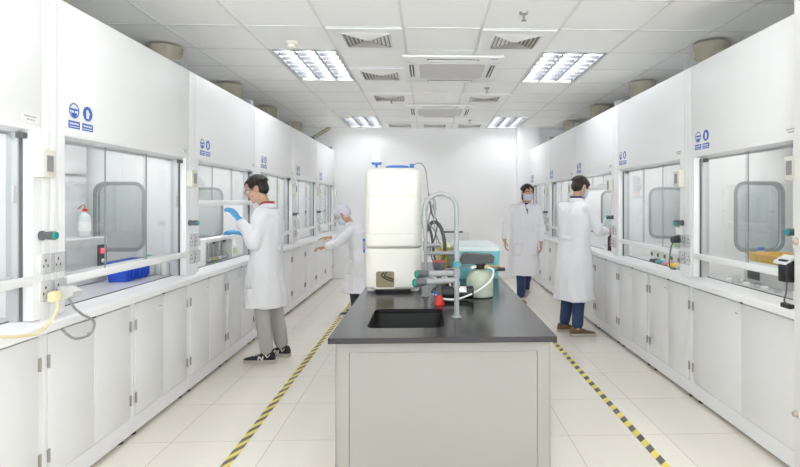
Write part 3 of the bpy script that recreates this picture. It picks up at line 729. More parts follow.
M().box(-.12, .07, .055, .125, .3155, .328, .003).build('display_bar', black, ins)

# ------------------------------------------------------------------ things at and in the hoods
ym = mat('cream_cord', (.78, .68, .42), .5)
pg = empty('power_plug', (FX_L + .012, 2.56 - .045, 1.03)); tag(pg, 'cream power plug and cord on the left post, cord sweeping to the photo edge', 'plug')
M().box(.017, .055, -.026, .026, -.05, -.002, .010).build('plug_body', ym, pg)
M().tube([(.045, 0, -.045), (.05, -.005, -.085), (.045, -.05, -.14), (.05, -.13, -.165), (.05, -.24, -.150), (.05, -.36, -.125), (.05, -.55, -.12)], .0065).build('cord', ym, pg)
pg = empty('power_plug', (FX_L + .012, 2.56 + .038, 1.01)); tag(pg, 'grey angled plug with a looping grey cord on the left post', 'plug')
gp = mat('plug_grey', (.58, .58, .59), .4)
bb = M(); bb.rings([[(.017, y, .03), (.015, y, -.03), (.03, y, -.04), (.085, y, -.012), (.085, y, .004), (.05, y, .028)] for y in (-.034, .034)]); bb.build('plug_body', gp, pg, angle=20)
M().tube([(.04, .01, -.035), (.06, .02, -.08), (.06, .08, -.125), (.06, .155, -.165), (.06, .17, -.20), (.06, .13, -.235), (.05, .05, -.235), (.055, -.02, -.20), (.045, -.045, -.165)], .006).build('cord', mat('cord_grey', (.30, .30, .31), .5), pg)
# right row plugs: black plug on post between nearest and second hood
pg = empty('power_plug', (FX_R - .028, 3.84 + .055, 1.165)); tag(pg, 'black power plug on the right row post, lead running into the second hood', 'plug')
M().cyl((0, .0, 0), (-.055, .0, -.01), .030, .022).build('plug_body', black, pg)
M().box(.0, .006, -.05, .05, .03, .085, .002).build('raised_cover', plastic, pg)
M().tube([(-.04, 0, -.02), (-.05, .02, -.07), (-.045, .05, -.14), (-.03, .09, -.20), (.0, .13, -.235), (.05, .15, -.245)], .005).build('cord', dgrey, pg)
pg = empty('power_plug', (FX_R - .028, 2.655, 1.12)); tag(pg, 'black plug under a raised clear cover beside the right column', 'plug')
M().box(-.055, .0, -.03, .035, -.09, .025, .006).build('plug_body', black, pg)
bb = M(); bb.rings([[(-.002, y, .045), (-.06, y, .012), (-.062, y, .0), (-.004, y, .030)] for y in (-.035, .06)]); bb.build('raised_cover', mat('cover_smoke', (.62, .64, .66), .2), pg, smooth=False)
M().tube([(-.03, .0, -.09), (-.035, .0, -.15), (-.03, .02, -.19), (-.0, .04, -.215)], .004).build('cord', dgrey, pg)
M().box(-.005, .02, .01, .09, -.235, -.21, .003).build('connector', black, pg)

def HL(i, lx, ly, z): return (FX_L - ly, left_bounds[i] + lx, z)
def HR(y0, lx, ly, z): return (FX_R + ly, y0 - lx, z)
ZW = ZS - .0035
# hood with the blue crates
bcr = mat('crate_blue', (.02, .09, .62), .35)
def crate(p, rz, w, d, h, m, lab, cat='crate', grp=None, name='plastic_crate'):
    r = empty(name, p, rz); t = M(); a, b_ = w / 2, d / 2
    t.rings([sq(a - .012, b_ - .012, .012, 0, 3), sq(a, b_, .012, h, 3), sq(a - .006, b_ - .006, .010, h, 3), sq(a - .018, b_ - .018, .01, .008, 3)])
    t.build('bin', m, r); rb = M()
    for k in range(3):
        x = -a * .5 + k * a * .5; rb.box(x - .004, x + .004, -b_ - .004, -b_ + .012, .02, h - .02)
    rb.plate([rect(-a - .006, a + .006, -b_ - .006, b_ + .006), rect(-a + .004, a - .004, -b_ + .004, b_ - .004)], h - .012, h - .0)
    rb.build('rim', m, r, smooth=False)
    return tag(r, lab, cat, grp)
crate(HL(1, 1.150, .32, ZW), PI / 2, .155, .14, .135, bcr, 'blue plastic crate in the left hood, nearer one of the pair', grp='blue crates')
crate(HL(1, 1.320, .32, ZW), PI / 2, .155, .14, .135, bcr, 'blue plastic crate in the left hood, farther one of the pair', grp='blue crates')
eq = empty('bench_instrument', HL(1, .95, .59, ZW), PI / 2); tag(eq, 'whitish instrument with a dark panel and red light behind the blue crates', 'instrument')
M().box(-.26, .26, -.14, .14, 0, .30, .012).box(-.24, .12, -.143, -.139, .05, .06).box(-.24, .12, -.143, -.139, .24, .25).build('housing', mat('instrument_light', (.62, .63, .63), .4), eq)
M().box(.14, .24, -.146, -.1405, .10, .25, .003).build('panel', black, eq)
M().box(.165, .205, -.152, -.1465, .19, .225, .003).build('red_light', mat('indicator_red', (.8, .05, .06), .3, emit=(1, .05, .08), estr=1.0), eq)
M().cyl((.19, -.146, .14), (.19, -.165, .14), .014).build('dial', plastic, eq)
def bottle(name, p, r_, h, body, capm, lab, cat, grp=None, rect_label=None):
    o = empty(name, p)
    M().lathe([(r_ * .9, 0), (r_, .004), (r_, h * .68), (r_ * .9, h * .76), (r_ * .42, h * .86), (r_ * .40, h * .9), (0, h * .9)], n=20).build('bottle_body', body, o)
    M().lathe([(r_ * .46, h * .9 + .0005), (r_ * .46, h), (0, h)], n=16).build('cap', capm, o)
    if rect_label:
        l = M(); l.rings([[((r_ + .0006) * math.cos(2 * PI * k / 20), (r_ + .0006) * math.sin(2 * PI * k / 20), z) for k in range(20)] for z in (h * .2, h * .55)], cap=False)
        l.build('paper_label', rect_label, o)
    return tag(o, lab, cat, grp)
wb = bottle('wash_bottle', HL(1, 1.155, .57, ZW + .3005), .036, .19, mat('bottle_clear', (.72, .76, .78), .2), red, 'wash bottle with a red cap standing on the white instrument in the left hood', 'bottle', rect_label=plastic)
M().tube([(0, 0, .185), (0, .0, .21), (0, -.03, .215), (0, -.07, .19)], .003).build('spout_tube', red, wb)
tealcap = mat('cap_teal', (.10, .45, .48), .4); amber = mat('amber', (.42, .33, .12), .2); clr = mat('jar_clear', (.62, .66, .62), .15)
bottle('reagent_bottle', HL(1, 1.435, .17, ZW), .032, .125, clr, tealcap, 'glass bottle with teal cap right of the blue crates, nearer one', 'bottle', 'teal-capped bottles')
bottle('reagent_bottle', HL(1, 1.447, .29, ZW), .034, .15, clr, tealcap, 'glass bottle with teal cap right of the blue crates, farther one', 'bottle', 'teal-capped bottles')
# flask rack hood
rk = empty('flask_rack', HL(2, .87, .19, ZW), PI / 2); tag(rk, 'white flask rack in the left hood before the person in blue gloves', 'rack')
M().box(-.32, .34, -.06, .06, .185, .215, .002).build('rack_board', plastic, rk)
M().box(-.32, .34, .045, .06, .0, .184, .001).build('rack_back', mat('rack_grey', (.45, .46, .46), .5), rk, smooth=False)
for x in (-.315, .31): M().box(x, x + .025, -.05, .044, 0, .1845).build('rack_end', plastic, rk, smooth=False)
yl = mat('yellow_liquid', (.70, .48, .03), .2)
for k in range(5):
    p = HL(2, .63 + .125 * k, .195 + .0, ZW); o = empty('volumetric_flask', p)
    tag(o, 'volumetric flask under the white rack, ' + ['first from the left, with greenish liquid', 'second from the left', 'third from the left, with yellow liquid', 'fourth from the left', 'last on the right'][k], 'flask', 'volumetric flasks')
    M().lathe([(.020, 0), (.036, .008), (.038, .028), (.026, .052), (.011, .072), (.009, .155), (0, .155)], n=20).build('flask_glass', lampglass, o)
    M().lathe([(.0, .003), (.018, .003), (.033, .010), (.034, .026), (.030, .034), (0, .034)], n=18).build('liquid', yl if k == 2 else (mat('teal_liquid', (.12, .42, .36), .2) if k == 0 else mat('pale_liquid', (.66, .68, .64), .2)), o)
    M().lathe([(.008, .1555), (.012, .160), (.011, .178), (0, .178)], n=14).build('stopper', black if k % 2 == 0 else plastic, o)
bottle('plastic_bottle', HL(2, 1.27, .17, ZW), .045, .165, mat('hdpe', (.80, .82, .80), .4), plastic, 'white plastic bottle with a greenish label right of the flask rack', 'bottle', rect_label=mat('label_green', (.55, .70, .40), .5))
# far left hoods: curved white hoses at the valves
for i in (4, 5):
    hose('vacuum_hose', [HL(i, 1.42 - WH, -.065, 1.284), HL(i, 1.43 - WH, -.09, 1.20), HL(i, 1.50 - WH, -.09, 1.12), HL(i, 1.55 - WH, -.07, 1.00), HL(i, 1.50 - WH, -.05, .93)], .007, plastic, 'white hose hanging from the green valve ' + ('before the next to last left hood' if i == 4 else 'before the last left hood'))
hose('vacuum_hose', [HR(6.835, 1.43, -.065, 1.284), HR(6.835, 1.42, -.10, 1.20), HR(6.835, 1.36, -.10, 1.10), HR(6.835, 1.34, -.08, 1.0), HR(6.835, 1.40, -.055, .94)], .007, plastic, 'white hose hanging from the green valve beyond the person seen from behind')
# nearest right hood
ye = mat('tray_yellow', (.80, .52, .10), .4)
bxx = empty('instrument_box', HR(3.825, .50, .38, ZW), -PI / 2); tag(bxx, 'light grey box in the nearest right hood, yellow tray on top', 'box')
M().box(-.20, .20, -.14, .14, 0, .115, .008).build('housing', mat('instrument_grey', (.55, .55, .55), .4), bxx)
M().box(-.15, -.02, -.1445, -.1405, .03, .09, .002).build('panel', dgrey, bxx)
crate(HR(3.825, .50, .38, ZW + .1155), -PI / 2, .38, .24, .085, ye, 'orange-yellow plastic tray on the grey box in the nearest right hood', 'tray', name='plastic_tray')
bottle('reagent_bottle', HR(3.825, .16, .45, ZW), .05, .22, clr, bluec, 'clear bottle with a blue cap left of the grey box in the nearest right hood', 'bottle')
for k in range(6):
    p = HR(3.825, .30 + .09 * k + random.uniform(-.02, .02), .15 + .03 * (k % 2), ZW)
    o = tag(M().lathe([(.010, 0), (.020, .003), (.022, .018), (.018, .024), (0, .024)], n=16).build('glass_dish', lampglass if k % 2 else plastic, loc=p), 'small ' + ('glass' if k % 2 else 'white') + ' dish in the gap under the nearest right sash, ' + ['first', 'second', 'third', 'fourth', 'fifth', 'last'][k] + ' from the left', 'dish', 'dishes under the nearest right sash')
# hood with white tubs and green bottles
gb = mat('bottle_green', (.22, .42, .16), .4)
for k in range(6):
    p = HR(5.33, .42 + .135 * k, .25, ZW); o = empty('white_tub', p)
    nm = ['first', 'second', 'third', 'fourth', 'fifth', 'sixth'][k]
    tag(o, 'white tub behind the sash of the second right hood, ' + nm + ' from the left', 'tub', 'white tubs in the second right hood')
    M().lathe([(.040, 0), (.052, .115), (.054, .115), (.054, .122), (.048, .122), (.038, .006), (0, .006)], n=24).build('tub_body', plastic, o)
    M().cyl((-.049, 0, .055), (-.0535, 0, .055), .018, n=16).build('emblem', mat('emblem_olive', (.25, .27, .14), .5), o)
for k in range(5):
    bottle('reagent_bottle', HR(5.33, .50 + .13 * k, .42, ZW), .046, .21, gb if k != 1 else teal, tealcap if k % 2 else plastic, ('green' if k != 1 else 'teal') + ' bottle behind the white tubs, ' + ['first', 'second', 'third', 'fourth', 'fifth'][k] + ' from the left', 'bottle', 'bottles behind the white tubs')
cl = [('black', dgrey), ('teal', tealcap), ('pink', mat('pink_plastic', (.80, .32, .42), .4)), ('yellow', mat('yellow_plastic', (.90, .66, .04), .35)), ('grey', gp)]
for k, (n_, m_) in enumerate(cl):
    p = HR(5.33, .66 + .125 * k, .13, ZW); o = empty('pipette_box', p, -PI / 2); tag(o, n_ + ' small box in the gap under the second right sash', 'box', None)
    M().box(-.05, .05, -.035, .035, 0, .022, .004).build('box_base', m_, o); M().box(-.045, .045, -.03, .03, .0225, .032, .004).build('lid', m_, o)
# brown bottles by the working man
brown = mat('brown_glass', (.10, .035, .02), .15)
for k, (lx, ly) in enumerate(((.95, .16), (1.06, .22), (1.17, .15))):
    bottle('brown_bottle', HR(6.835, lx, ly, ZW), .045, .20, brown, black, 'brown glass bottle at the hands of the person seen from behind, ' + ['left', 'middle', 'right'][k] + ' of three', 'bottle', 'brown bottles')
# ------------------------------------------------------------------ people
def remesh(b, voxel, smooth=4, fac=.5):
    bmesh.ops.recalc_face_normals(b.b, faces=b.b.faces)
    me = bpy.data.meshes.new('tmp'); b.b.to_mesh(me); b.b.free()
    o = bpy.data.objects.new('tmp', me); COL.objects.link(o)
    r = o.modifiers.new('r', 'REMESH'); r.mode = 'VOXEL'; r.voxel_size = voxel; r.use_smooth_shade = True
    s = o.modifiers.new('s', 'SMOOTH'); s.iterations = smooth; s.factor = fac
    dg = bpy.context.evaluated_depsgraph_get(); dg.update()
    nm = bpy.data.meshes.new_from_object(o.evaluated_get(dg), depsgraph=dg)
    bpy.data.objects.remove(o); bpy.data.meshes.remove(me)
    for p in nm.polygons: p.use_smooth = True
    return nm
def rbuild(b, name, m, parent, voxel, smooth=4, fold=0.0, fscale=9.0):
    me = remesh(b, voxel, smooth); me.name = name; me.materials.clear(); me.materials.append(m)
    if fold:
        from mathutils import noise
        me.update(); NM = [v.normal.copy() for v in me.vertices]; CO = [v.co.copy() for v in me.vertices]; flat = []
        for c, nn in zip(CO, NM):
            q = V((c.x * fscale, c.y * fscale, c.z * fscale * .38))
            flat.extend(c + nn * ((noise.noise(q) + .5 * noise.noise(q * 2.3)) * fold))
        me.vertices.foreach_set('co', flat)
        me.update()
    o = bpy.data.objects.new(name, me); COL.objects.link(o); o.parent = parent
    return o
def lerp(a, b, t): return V(a) * (1 - t) + V(b) * t

def hand(b, wrist, d, nrm, thumb, curl=25, r=.0088, k=1.0, spread=1.0):
    """wrist -> fingers along d; nrm = palm normal (fingers curl towards it); thumb = side the thumb leaves on"""
    d = V(d).normalized(); nrm = V(nrm); nrm = (nrm - d * nrm.dot(d)).normalized(); t = d.cross(nrm).normalized()
    if t.dot(V(thumb)) < 0: t = -t
    w = V(wrist)
    offs = (.030, .010, -.010, -.029); lens = (.072, .080, .074, .058); ml = (.088, .090, .085, .078)
    for o_, L, m_ in zip(offs, lens, ml):
        a = w + t * o_ * .55 * k; kn = w + d * m_ * k + t * o_ * k
        b.cap(a, kn, .0135 * k, .0115 * k)
        p = kn; dd = (d + t * o_ * 1.5 * spread).normalized(); ang = 0
        for s, f in enumerate((.45, .30, .25)):
            ang += curl * (.8 if s == 0 else 1)
            v = (dd * math.cos(math.radians(ang)) + nrm * math.sin(math.radians(ang))).normalized()
            q = p + v * L * f * k
            b.cap(p, q, r * (1.05 - .1 * s) * k, r * (.97 - .1 * s) * k, n=10); p = q
    b.cap(w + d * .02 * k, w + d * .065 * k, .024 * k, .024 * k, flat=(nrm, .55))
    p = w + t * .018 * k + d * .018 * k
    for L, a in ((.042, 50), (.034, 35), (.026, 22)):
        v = (d * math.cos(math.radians(a)) + t * math.sin(math.radians(a)) + nrm * .25).normalized(); q = p + v * L * k
        b.cap(p, q, .0125 * k if L > .04 else .0098 * k, .0095 * k, n=10); p = q

def head_parts(b, hc, R, s=1.0):
    P = lambda x, y, z: V(hc) + R @ V((x * s, y * s, z * s))
    E = lambda c, r: b.ell(P(*c), [q * s for q in r], R)
    E((0, .018, .030), (.074, .092, .080)); E((0, -.022, -.028), (.058, .062, .078)); E((0, -.034, -.072), (.042, .044, .034)); E((0, -.066, -.092), (.020, .018, .016))
    E((0, -.060, .030), (.052, .028, .018)); E((0, -.050, .055), (.050, .036, .03))
    for e in (-1, 1):
        E((e * .034, -.058, -.028), (.022, .022, .018)); E((e * .077, .012, -.008), (.010, .020, .031)); E((e * .079, .018, .008), (.012, .017, .016))
        E((e * .010, -.092, -.036), (.008, .010, .007))
    b.cap(P(0, -.082, .008), P(0, -.100, -.030), .008 * s, .0115 * s)
    b.cap(P(-.018, -.080, -.060), P(.018, -.080, -.060), .007 * s); b.cap(P(-.015, -.079, -.070), P(.015, -.079, -.070), .007 * s)
def head_details(root, body, hc, R, mask=False, goggles=False, eyes=True):
    P = lambda x, y, z: V(hc) + R @ V((x, y, z))
    if eyes:
        for e in (-1, 1):
            ey = M().ell(P(e * .030, -.0745, .004), (.0115, .0115, .0095), R, 14, 8).build('eye', mat('eye_white', (.75, .73, .7), .2), root)
            M().ell(P(e * .030, -.0845, .004), (.005, .0022, .005), R, 12, 6).build('iris', mat('iris', (.02, .012, .01), .2), ey)
            M().cap(P(e * .016, -.090, .026), P(e * .046, -.080, .025), .0045, .003, flat=(R @ V((0, 1, 0)), .6)).build('eyebrow', hairm, root)
        M().cap(P(-.020, -.0865, -.0648), P(.020, -.0865, -.0648), .0030).build('lips', mat('lips', (.42, .16, .13), .5), root)
    if mask:
        b = M(); rows = []
        for z, y0, wd in ((-.012, -.107, .058), (-.030, -.114, .066), (-.055, -.110, .068), (-.085, -.102, .062), (-.106, -.078, .048)):
            row = []
            for k in range(13):
                a = math.radians(-86 + 172 * k / 12); row.append(P(wd * math.sin(a) * 1.08, -.01 + (y0 + .01) * math.cos(a) ** .75 if abs(math.cos(a)) > 1e-3 else -.01, z))
            rows.append(row)
        b.rings(rows, close=False, cap=False); o = b.build('face_mask', maskm, root, angle=80); md = o.modifiers.new('t', 'SOLIDIFY'); md.thickness = .003
        for e in (-1, 1):
            M().tube([P(e * .066, -.02, -.025), P(e * .078, .02, .006), P(e * .081, .03, -.002), P(e * .078, .028, -.03), P(e * .062, -.01, -.08)], .0016, 6).build('ear_loop', plastic, o)
    if goggles:
        b = M()
        for e in (-1, 1):
            b.plate([rrect(-.026, .026, -.019, .019, .010), rrect(-.0235, .0235, -.0165, .0165, .009)], -.0015, .0015, 'Y')
            vs = [v for v in b.b.verts if not v.tag]
            for v in vs: v.tag = True; v.co = P(v.co.x + e * .031, v.co.y - .104, v.co.z + .006)
        b.cap(P(-.006, -.105, .012), P(.006, -.105, .012), .002)
        for e in (-1, 1): b.tube([P(e * .057, -.103, .012), P(e * .072, -.085, .012), P(e * .083, -.02, .010), P(e * .085, .02, .008)], .0025, 8)
        g_ = b.build('safety_glasses', mat('frame_grey', (.25, .25, .27), .3), root)
        for e in (-1, 1):
            b = M(); b.plate([rrect(-.0235, .0235, -.0165, .0165, .009)], -.0006, .0006, 'Y')
            for v in b.b.verts: v.co = P(v.co.x + e * .031, v.co.y - .104, v.co.z + .006)
            b.build('lens', glassm, g_, smooth=False)
def hair(root, hc, R, n=260, long=0.0, seed=1, top=.0):
    rn = random.Random(seed); P = lambda x, y, z: V(hc) + R @ V((x, y, z)); b = M()
    b.ell(P(0, .026, .040), (.081, .094, .083), R); b.ell(P(0, .052, .0), (.073, .062, .075), R)
    for e in (-1, 1): b.cap(P(e * .073, -.030, .035), P(e * .074, -.028, .002), .011, .007)
    for k in range(n):
        th = rn.uniform(0, 2 * PI); ph = rn.uniform(0, 1.45) ** .9
        x, y, z = math.sin(ph) * math.cos(th), math.sin(ph) * math.sin(th), math.cos(ph)
        if y < -.55 and z < .30: continue
        a = V((x * .080, .024 + y * .094, .040 + z * .082)); dn = V((x * .5, (y * .4 - .35) if y < 0.2 else .35, -.75 + z * .5)).normalized()
        q = a + dn * rn.uniform(.022, .036) + V((x, y, z)) * .004
        b.cap(P(*a), P(*q), .0085, .0035, n=7)
    if long: 
        b.ell(P(0, .06, -.05), (.07, .05, .10), R)
    return rbuild(b, 'hair', hairm, root, .0055, 1)
def shoe(root, ankle, yaw, m, rubber, L=.28, logo=False, lift=0.0, pitch=0.0, name='shoe', side=1):
    """ankle = local (x, y) of the ankle centre; toe points to -Y turned by yaw"""
    R = Matrix.Rotation(math.radians(yaw), 3, 'Z') @ Matrix.Rotation(math.radians(pitch), 3, 'X')
    A = V((ankle[0], ankle[1], lift)); Q = lambda x, y, z: A + R @ V((x, y, z))
    b = M(); rs = []
    for y, w_, h in ((.075, .022, .075), (.062, .034, .098), (.03, .038, .104), (-.01, .037, .100), (-.045, .038, .086), (-.09, .043, .066), (-.135, .047, .054), (-.17, .043, .047), (-.195, .030, .040), (-.206, .014, .032)):
        rs.append([Q(w_ * math.cos(t) * (1 if math.sin(t) < 0.1 else .86), y, .022 + max(0, (h - .022)) * (.5 + .5 * math.sin(t))) for t in [2 * PI * i / 18 for i in range(18)]])
    b.rings(rs); o = b.build(name, m, root, angle=60)
    s = M(); pr = [(.080, .020), (.070, .034), (.03, .040), (-.03, .038), (-.09, .046), (-.14, .050), (-.175, .045), (-.203, .028), (-.212, .010)]
    lp = [(w_, y) for y, w_ in pr] + [(-w_, y) for y, w_ in reversed(pr)]
    s.rings([[Q(x * .97, y, .0015) for x, y in lp], [Q(x, y, .006) for x, y in lp], [Q(x, y, .026) for x, y in lp], [Q(x * .95, y, .030) for x, y in lp]])
    s.build('sole', rubber, o, angle=50)
    for k in range(4): M().tube([Q(-.022, -.055 - k * .016, .080 - k * .006), Q(0, -.058 - k * .016, .087 - k * .006), Q(.022, -.055 - k * .016, .080 - k * .006)], .003, 6).build('lace', solem if not logo else plastic, o)
    if logo:   # letter on both flanks
        for e in (-1, 1):
            n = M(); x = e * .0455
            def bar(y0, z0, y1, z1, w_=.006):
                d = V((0, y1 - y0, z1 - z0)).normalized(); u = V((0, -d.z, d.y)) * w_
                pts = [V((x, y0, z0)) + u, V((x, y0, z0)) - u, V((x, y1, z1)) - u, V((x, y1, z1)) + u]
                n.rings([[Q(*p) for p in pts], [Q(p.x - e * .009, p.y, p.z) for p in pts]])
            sg = 1 if e > 0 else -1
            bar(-.062, .034, -.056, .066, .005); bar(-.024, .034, -.018, .066, .005)
            (bar(-.056, .066, -.024, .034, .005) if e > 0 else bar(-.018, .066, -.062, .034, .005))
            bar(.004, .078, .020, .056, .003); bar(.020, .056, .044, .084, .003)
            n.build('side_letter', plastic, o, smooth=False)
    return o

def person(loc, rz, label, J, hair_seed=1, trm=trgrey, shm=black, sole=solem, mask=False, goggles=False, gloves=(), collar=None, cap_=False, hem=.45, hemr=(.25, .17), logo=False, hs=1.0, longh=0, undercollar=None, eyes=True):
    root = empty('person', loc, rz); tag(root, label, 'person')
    HR_ = Matrix.Rotation(math.radians(J.get('yaw', 0)), 3, 'Z') @ Matrix.Rotation(math.radians(J.get('pitch', 0)), 3, 'X') @ Matrix.Rotation(math.radians(J.get('roll', 0)), 3, 'Y')
    hc = V(J['head']); nb = V(J['neck']); ch = V(J['chest']); pv = V(J['pelvis'])
    # body: one continuous surface
    b = M(); head_parts(b, hc, HR_, hs)
    b.cap(nb + V((0, .0, -.03)), hc + HR_ @ V((0, .012, -.055)), .054, .050)
    b.cap(pv, ch, .09, .095, flat=((0, 1, 0), .8)); b.cap(ch, nb - V((0, 0, .06)), .09, .055)
    for s in 'LR':
        sh, el, wr = V(J['sh' + s]), V(J['el' + s]), V(J['wr' + s])
        b.cap(nb - V((0, 0, .07)), sh, .05, .045); b.cap(sh, el, .045, .036); b.cap(el, wr, .036, .025)
        if s not in gloves: hand(b, wr, J['hd' + s], J['hn' + s], J['th' + s], J.get('curl' + s, 22))
        b.cap(pv + V(((.07 if s == 'L' else -.07), 0, -.03)), V(J['kn' + s]), .065, .048); b.cap(V(J['kn' + s]), V(J['an' + s]), .045, .034)
    body = rbuild(b, 'body', skin, root, .0052, 3)
    head_details(root, body, hc, HR_, mask, goggles, eyes)
    if cap_:
        b = M(); P = lambda x, y, z: hc + HR_ @ V((x, y, z))
        b.ell(P(0, .024, .045), (.090, .108, .090), HR_); b.ell(P(0, .045, .0), (.084, .080, .075), HR_)
        rbuild(b, 'hair_cover', mat('cap_cloth', (.72, .71, .80), .85), root, .008, 3, .004, 30)
    else: hair(root, hc, HR_, seed=hair_seed, long=longh)
    # gloves
    for s in gloves:
        b = M(); wr, el = V(J['wr' + s]), V(J['el' + s]); hand(b, wr, J['hd' + s], J['hn' + s], J['th' + s], J.get('curl' + s, 22), r=.0098, k=1.06)
        dv = (el - wr).normalized(); b.cap(wr, wr + dv * .05, .029, .033)
        rbuild(b, 'glove', glovem, root, .0048, 2)
    # trousers
    b = M(); hipc = pv + V((0, 0, -.02)); b.cap(hipc + V((-.06, 0, 0)), hipc + V((.06, 0, 0)), .10, .10)
    for s in 'LR':
        hp = pv + V(((.085 if s == 'L' else -.085), 0, -.05)); kn, an = V(J['kn' + s]), V(J['an' + s])
        b.cap(hp, kn, .092, .070, 18); dn = (kn - an).normalized(); b.cap(kn, an + dn * .055, .070, .060, 18)
    rbuild(b, 'trousers', trm, root, .010, 3, .006, 16)
    for s in 'LR':
        an = V(J['an' + s]); shoe(root, (an.x, an.y), J.get('ft' + s, 0), shm, sole, logo=logo, lift=J.get('lift' + s, 0.0005), pitch=J.get('fp' + s, 0))
    # coat
    b = M(); rs = []; he = V(J.get('hemc', (pv.x, pv.y, hem)))
    spine = [(he, hemr[0], hemr[1]), (lerp(he, pv, .45), hemr[0] * .93, hemr[1] * .95), (lerp(he, pv, .9), .205, .145), (lerp(pv, ch, .35), .185, .130), (lerp(pv, ch, .75), .195, .135), (ch + V((0, 0, .03)), .205, .132), (lerp(ch, nb, .50), .185, .118), (lerp(ch, nb, .82), .125, .088), (nb + V((0, .005, -.012)), .070, .066)]
    for i, (c, a, d_) in enumerate(spine):
        prv = spine[max(i - 1, 0)][0]; nx = spine[min(i + 1, len(spine) - 1)][0]; up = (nx - prv).normalized()
        up = (up + V((0, 0, .6))).normalized() if i else V((0, 0, 1))
        xa = V((1, 0, 0)); ya = up.cross(xa).normalized()
        rs.append([c + xa * a * math.copysign(abs(math.cos(t)) ** .85, math.cos(t)) + ya * d_ * math.copysign(abs(math.sin(t)) ** .85, math.sin(t)) for t in [2 * PI * k / 32 for k in range(32)]])
    b.rings(rs)
    for s in 'LR':
        sh, el, wr = V(J['sh' + s]), V(J['el' + s]), V(J['wr' + s]); sg = 1 if s == 'L' else -1
        sh = sh - V((sg * .004, 0, .012)); b.cap(nb + V((sg * .03, .01, -.052)), sh, .052, .062); b.cap(sh, el, .067, .056, 18); b.cap(el, lerp(el, wr, .45), .056, .053, 18)
        m1 = lerp(el, wr, .45); e1 = lerp(el, wr, .93); dv = (e1 - m1).normalized(); u, w_ = b.frame(dv)
        b.rings([[q + (u * math.cos(2 * PI * k / 18) + w_ * math.sin(2 * PI * k / 18)) * r_ for k in range(18)] for q, r_ in ((m1, .051), (lerp(m1, e1, .5), .049), (e1, .045))])
    coat = rbuild(b, 'lab_coat', coatm, root, .0095, 3, .013, 9.5)
    from mathutils.bvhtree import BVHTree
    bvh = BVHTree.FromPolygons([v.co for v in coat.data.vertices], [p.vertices[:] for p in coat.data.polygons])
    def skinpt(ang, z, x=0.0, off=.003):
        t = (z - pv.z) / max(.01, ch.z - pv.z); c = lerp(pv, ch, max(0, min(1.2, t))) if z > pv.z else lerp(he, pv, (z - he.z) / max(.01, pv.z - he.z))
        d = V((math.sin(math.radians(ang)), -math.cos(math.radians(ang)), 0)); sd = V((d.y, -d.x, 0)) * -x
        o_ = V((c.x, c.y, z)) + d * .5 + sd
        h = bvh.ray_cast(o_, -d)
        return (h[0] + d * off) if h[0] is not None else V((c.x, c.y, z)) + d * .15 + sd
    zs = [he.z + .02 + (ch.z + .04 - he.z - .02) * k / 9 for k in range(10)]
    M().tube([skinpt(4, z, off=.0) for z in zs], .0028, 6, 3).build('front_edge', coatm, coat)
    for k in range(5): 
        p = skinpt(0, pv.z - .12 + k * .12, off=.002); M().ell(p, (.008, .004, .008), n=12, m=6).build('button', plastic, coat)
    M().tube([skinpt(180, z, off=.0) for z in zs[:5]], .0028, 6, 3).build('back_vent', coatm, coat)
    hb = M(); rows = [[skinpt(180, pv.z + .10 + dz, x, .004) for x in (-.09, -.06, -.03, 0, .03, .06, .09)] for dz in (0, .045)]
    hb.rings(rows, close=False, cap=False); hb = hb.build('half_belt', coatm, coat, angle=80); hb.modifiers.new('t', 'SOLIDIFY').thickness = .003
    for sg in (-1, 1):
        pk = M(); rows = [[skinpt(sg * 42, pv.z - .22 + .045 * j, x, .005) for x in (-.07, -.035, 0, .035, .07)] for j in range(5)]
        pk.rings(rows, close=False, cap=False); pk = pk.build('pocket', coatm, coat, angle=80); pk.modifiers.new('t', 'SOLIDIFY').thickness = .004
    # collar of the coat and shirt
    def ringcol(r0, r1, z0, z1, m_, name, gap=40, tilt=.0):
        c = M(); rows = []
        for z, r_ in ((z0, r0), ((z0 + z1) / 2, (r0 + r1) / 2 + .003), (z1, r1)):
            row = []
            for k in range(25):
                a = math.radians(-90 + gap / 2 + (360 - gap) * k / 24); dz = -.028 * max(0, -math.sin(a)) * (1 if z > z0 else 1.2)
                row.append(nb + V((r_ * math.cos(a) * 1.05, r_ * math.sin(a) + (z - 0) * tilt, z + dz)))
            rows.append(row)
        c.rings(rows, close=False, cap=False); o = c.build(name, m_, root, angle=80); md = o.modifiers.new('t', 'SOLIDIFY'); md.thickness = .004; md.offset = 1
        return o
    ringcol(.086, .072, -.028, .020, coatm, 'coat_collar', 50, J.get('ctilt', 0))
    if undercollar: ringcol(.066, .060, -.01, .042, undercollar, 'shirt_collar', 24, J.get('ctilt', 0))
    if collar:
        c = M(); f = nb + V((0, -.072, -.03))
        c.rings([[f + V((-.03, .028, .02)), f + V((.03, .028, .02)), f + V((.0, -.055, -.125))], [f + V((-.03, .0, .03)), f + V((.03, .0, .03)), f + V((.0, -.075, -.12))]])
        c.build('shirt_front', collar, root, smooth=False)
    return root

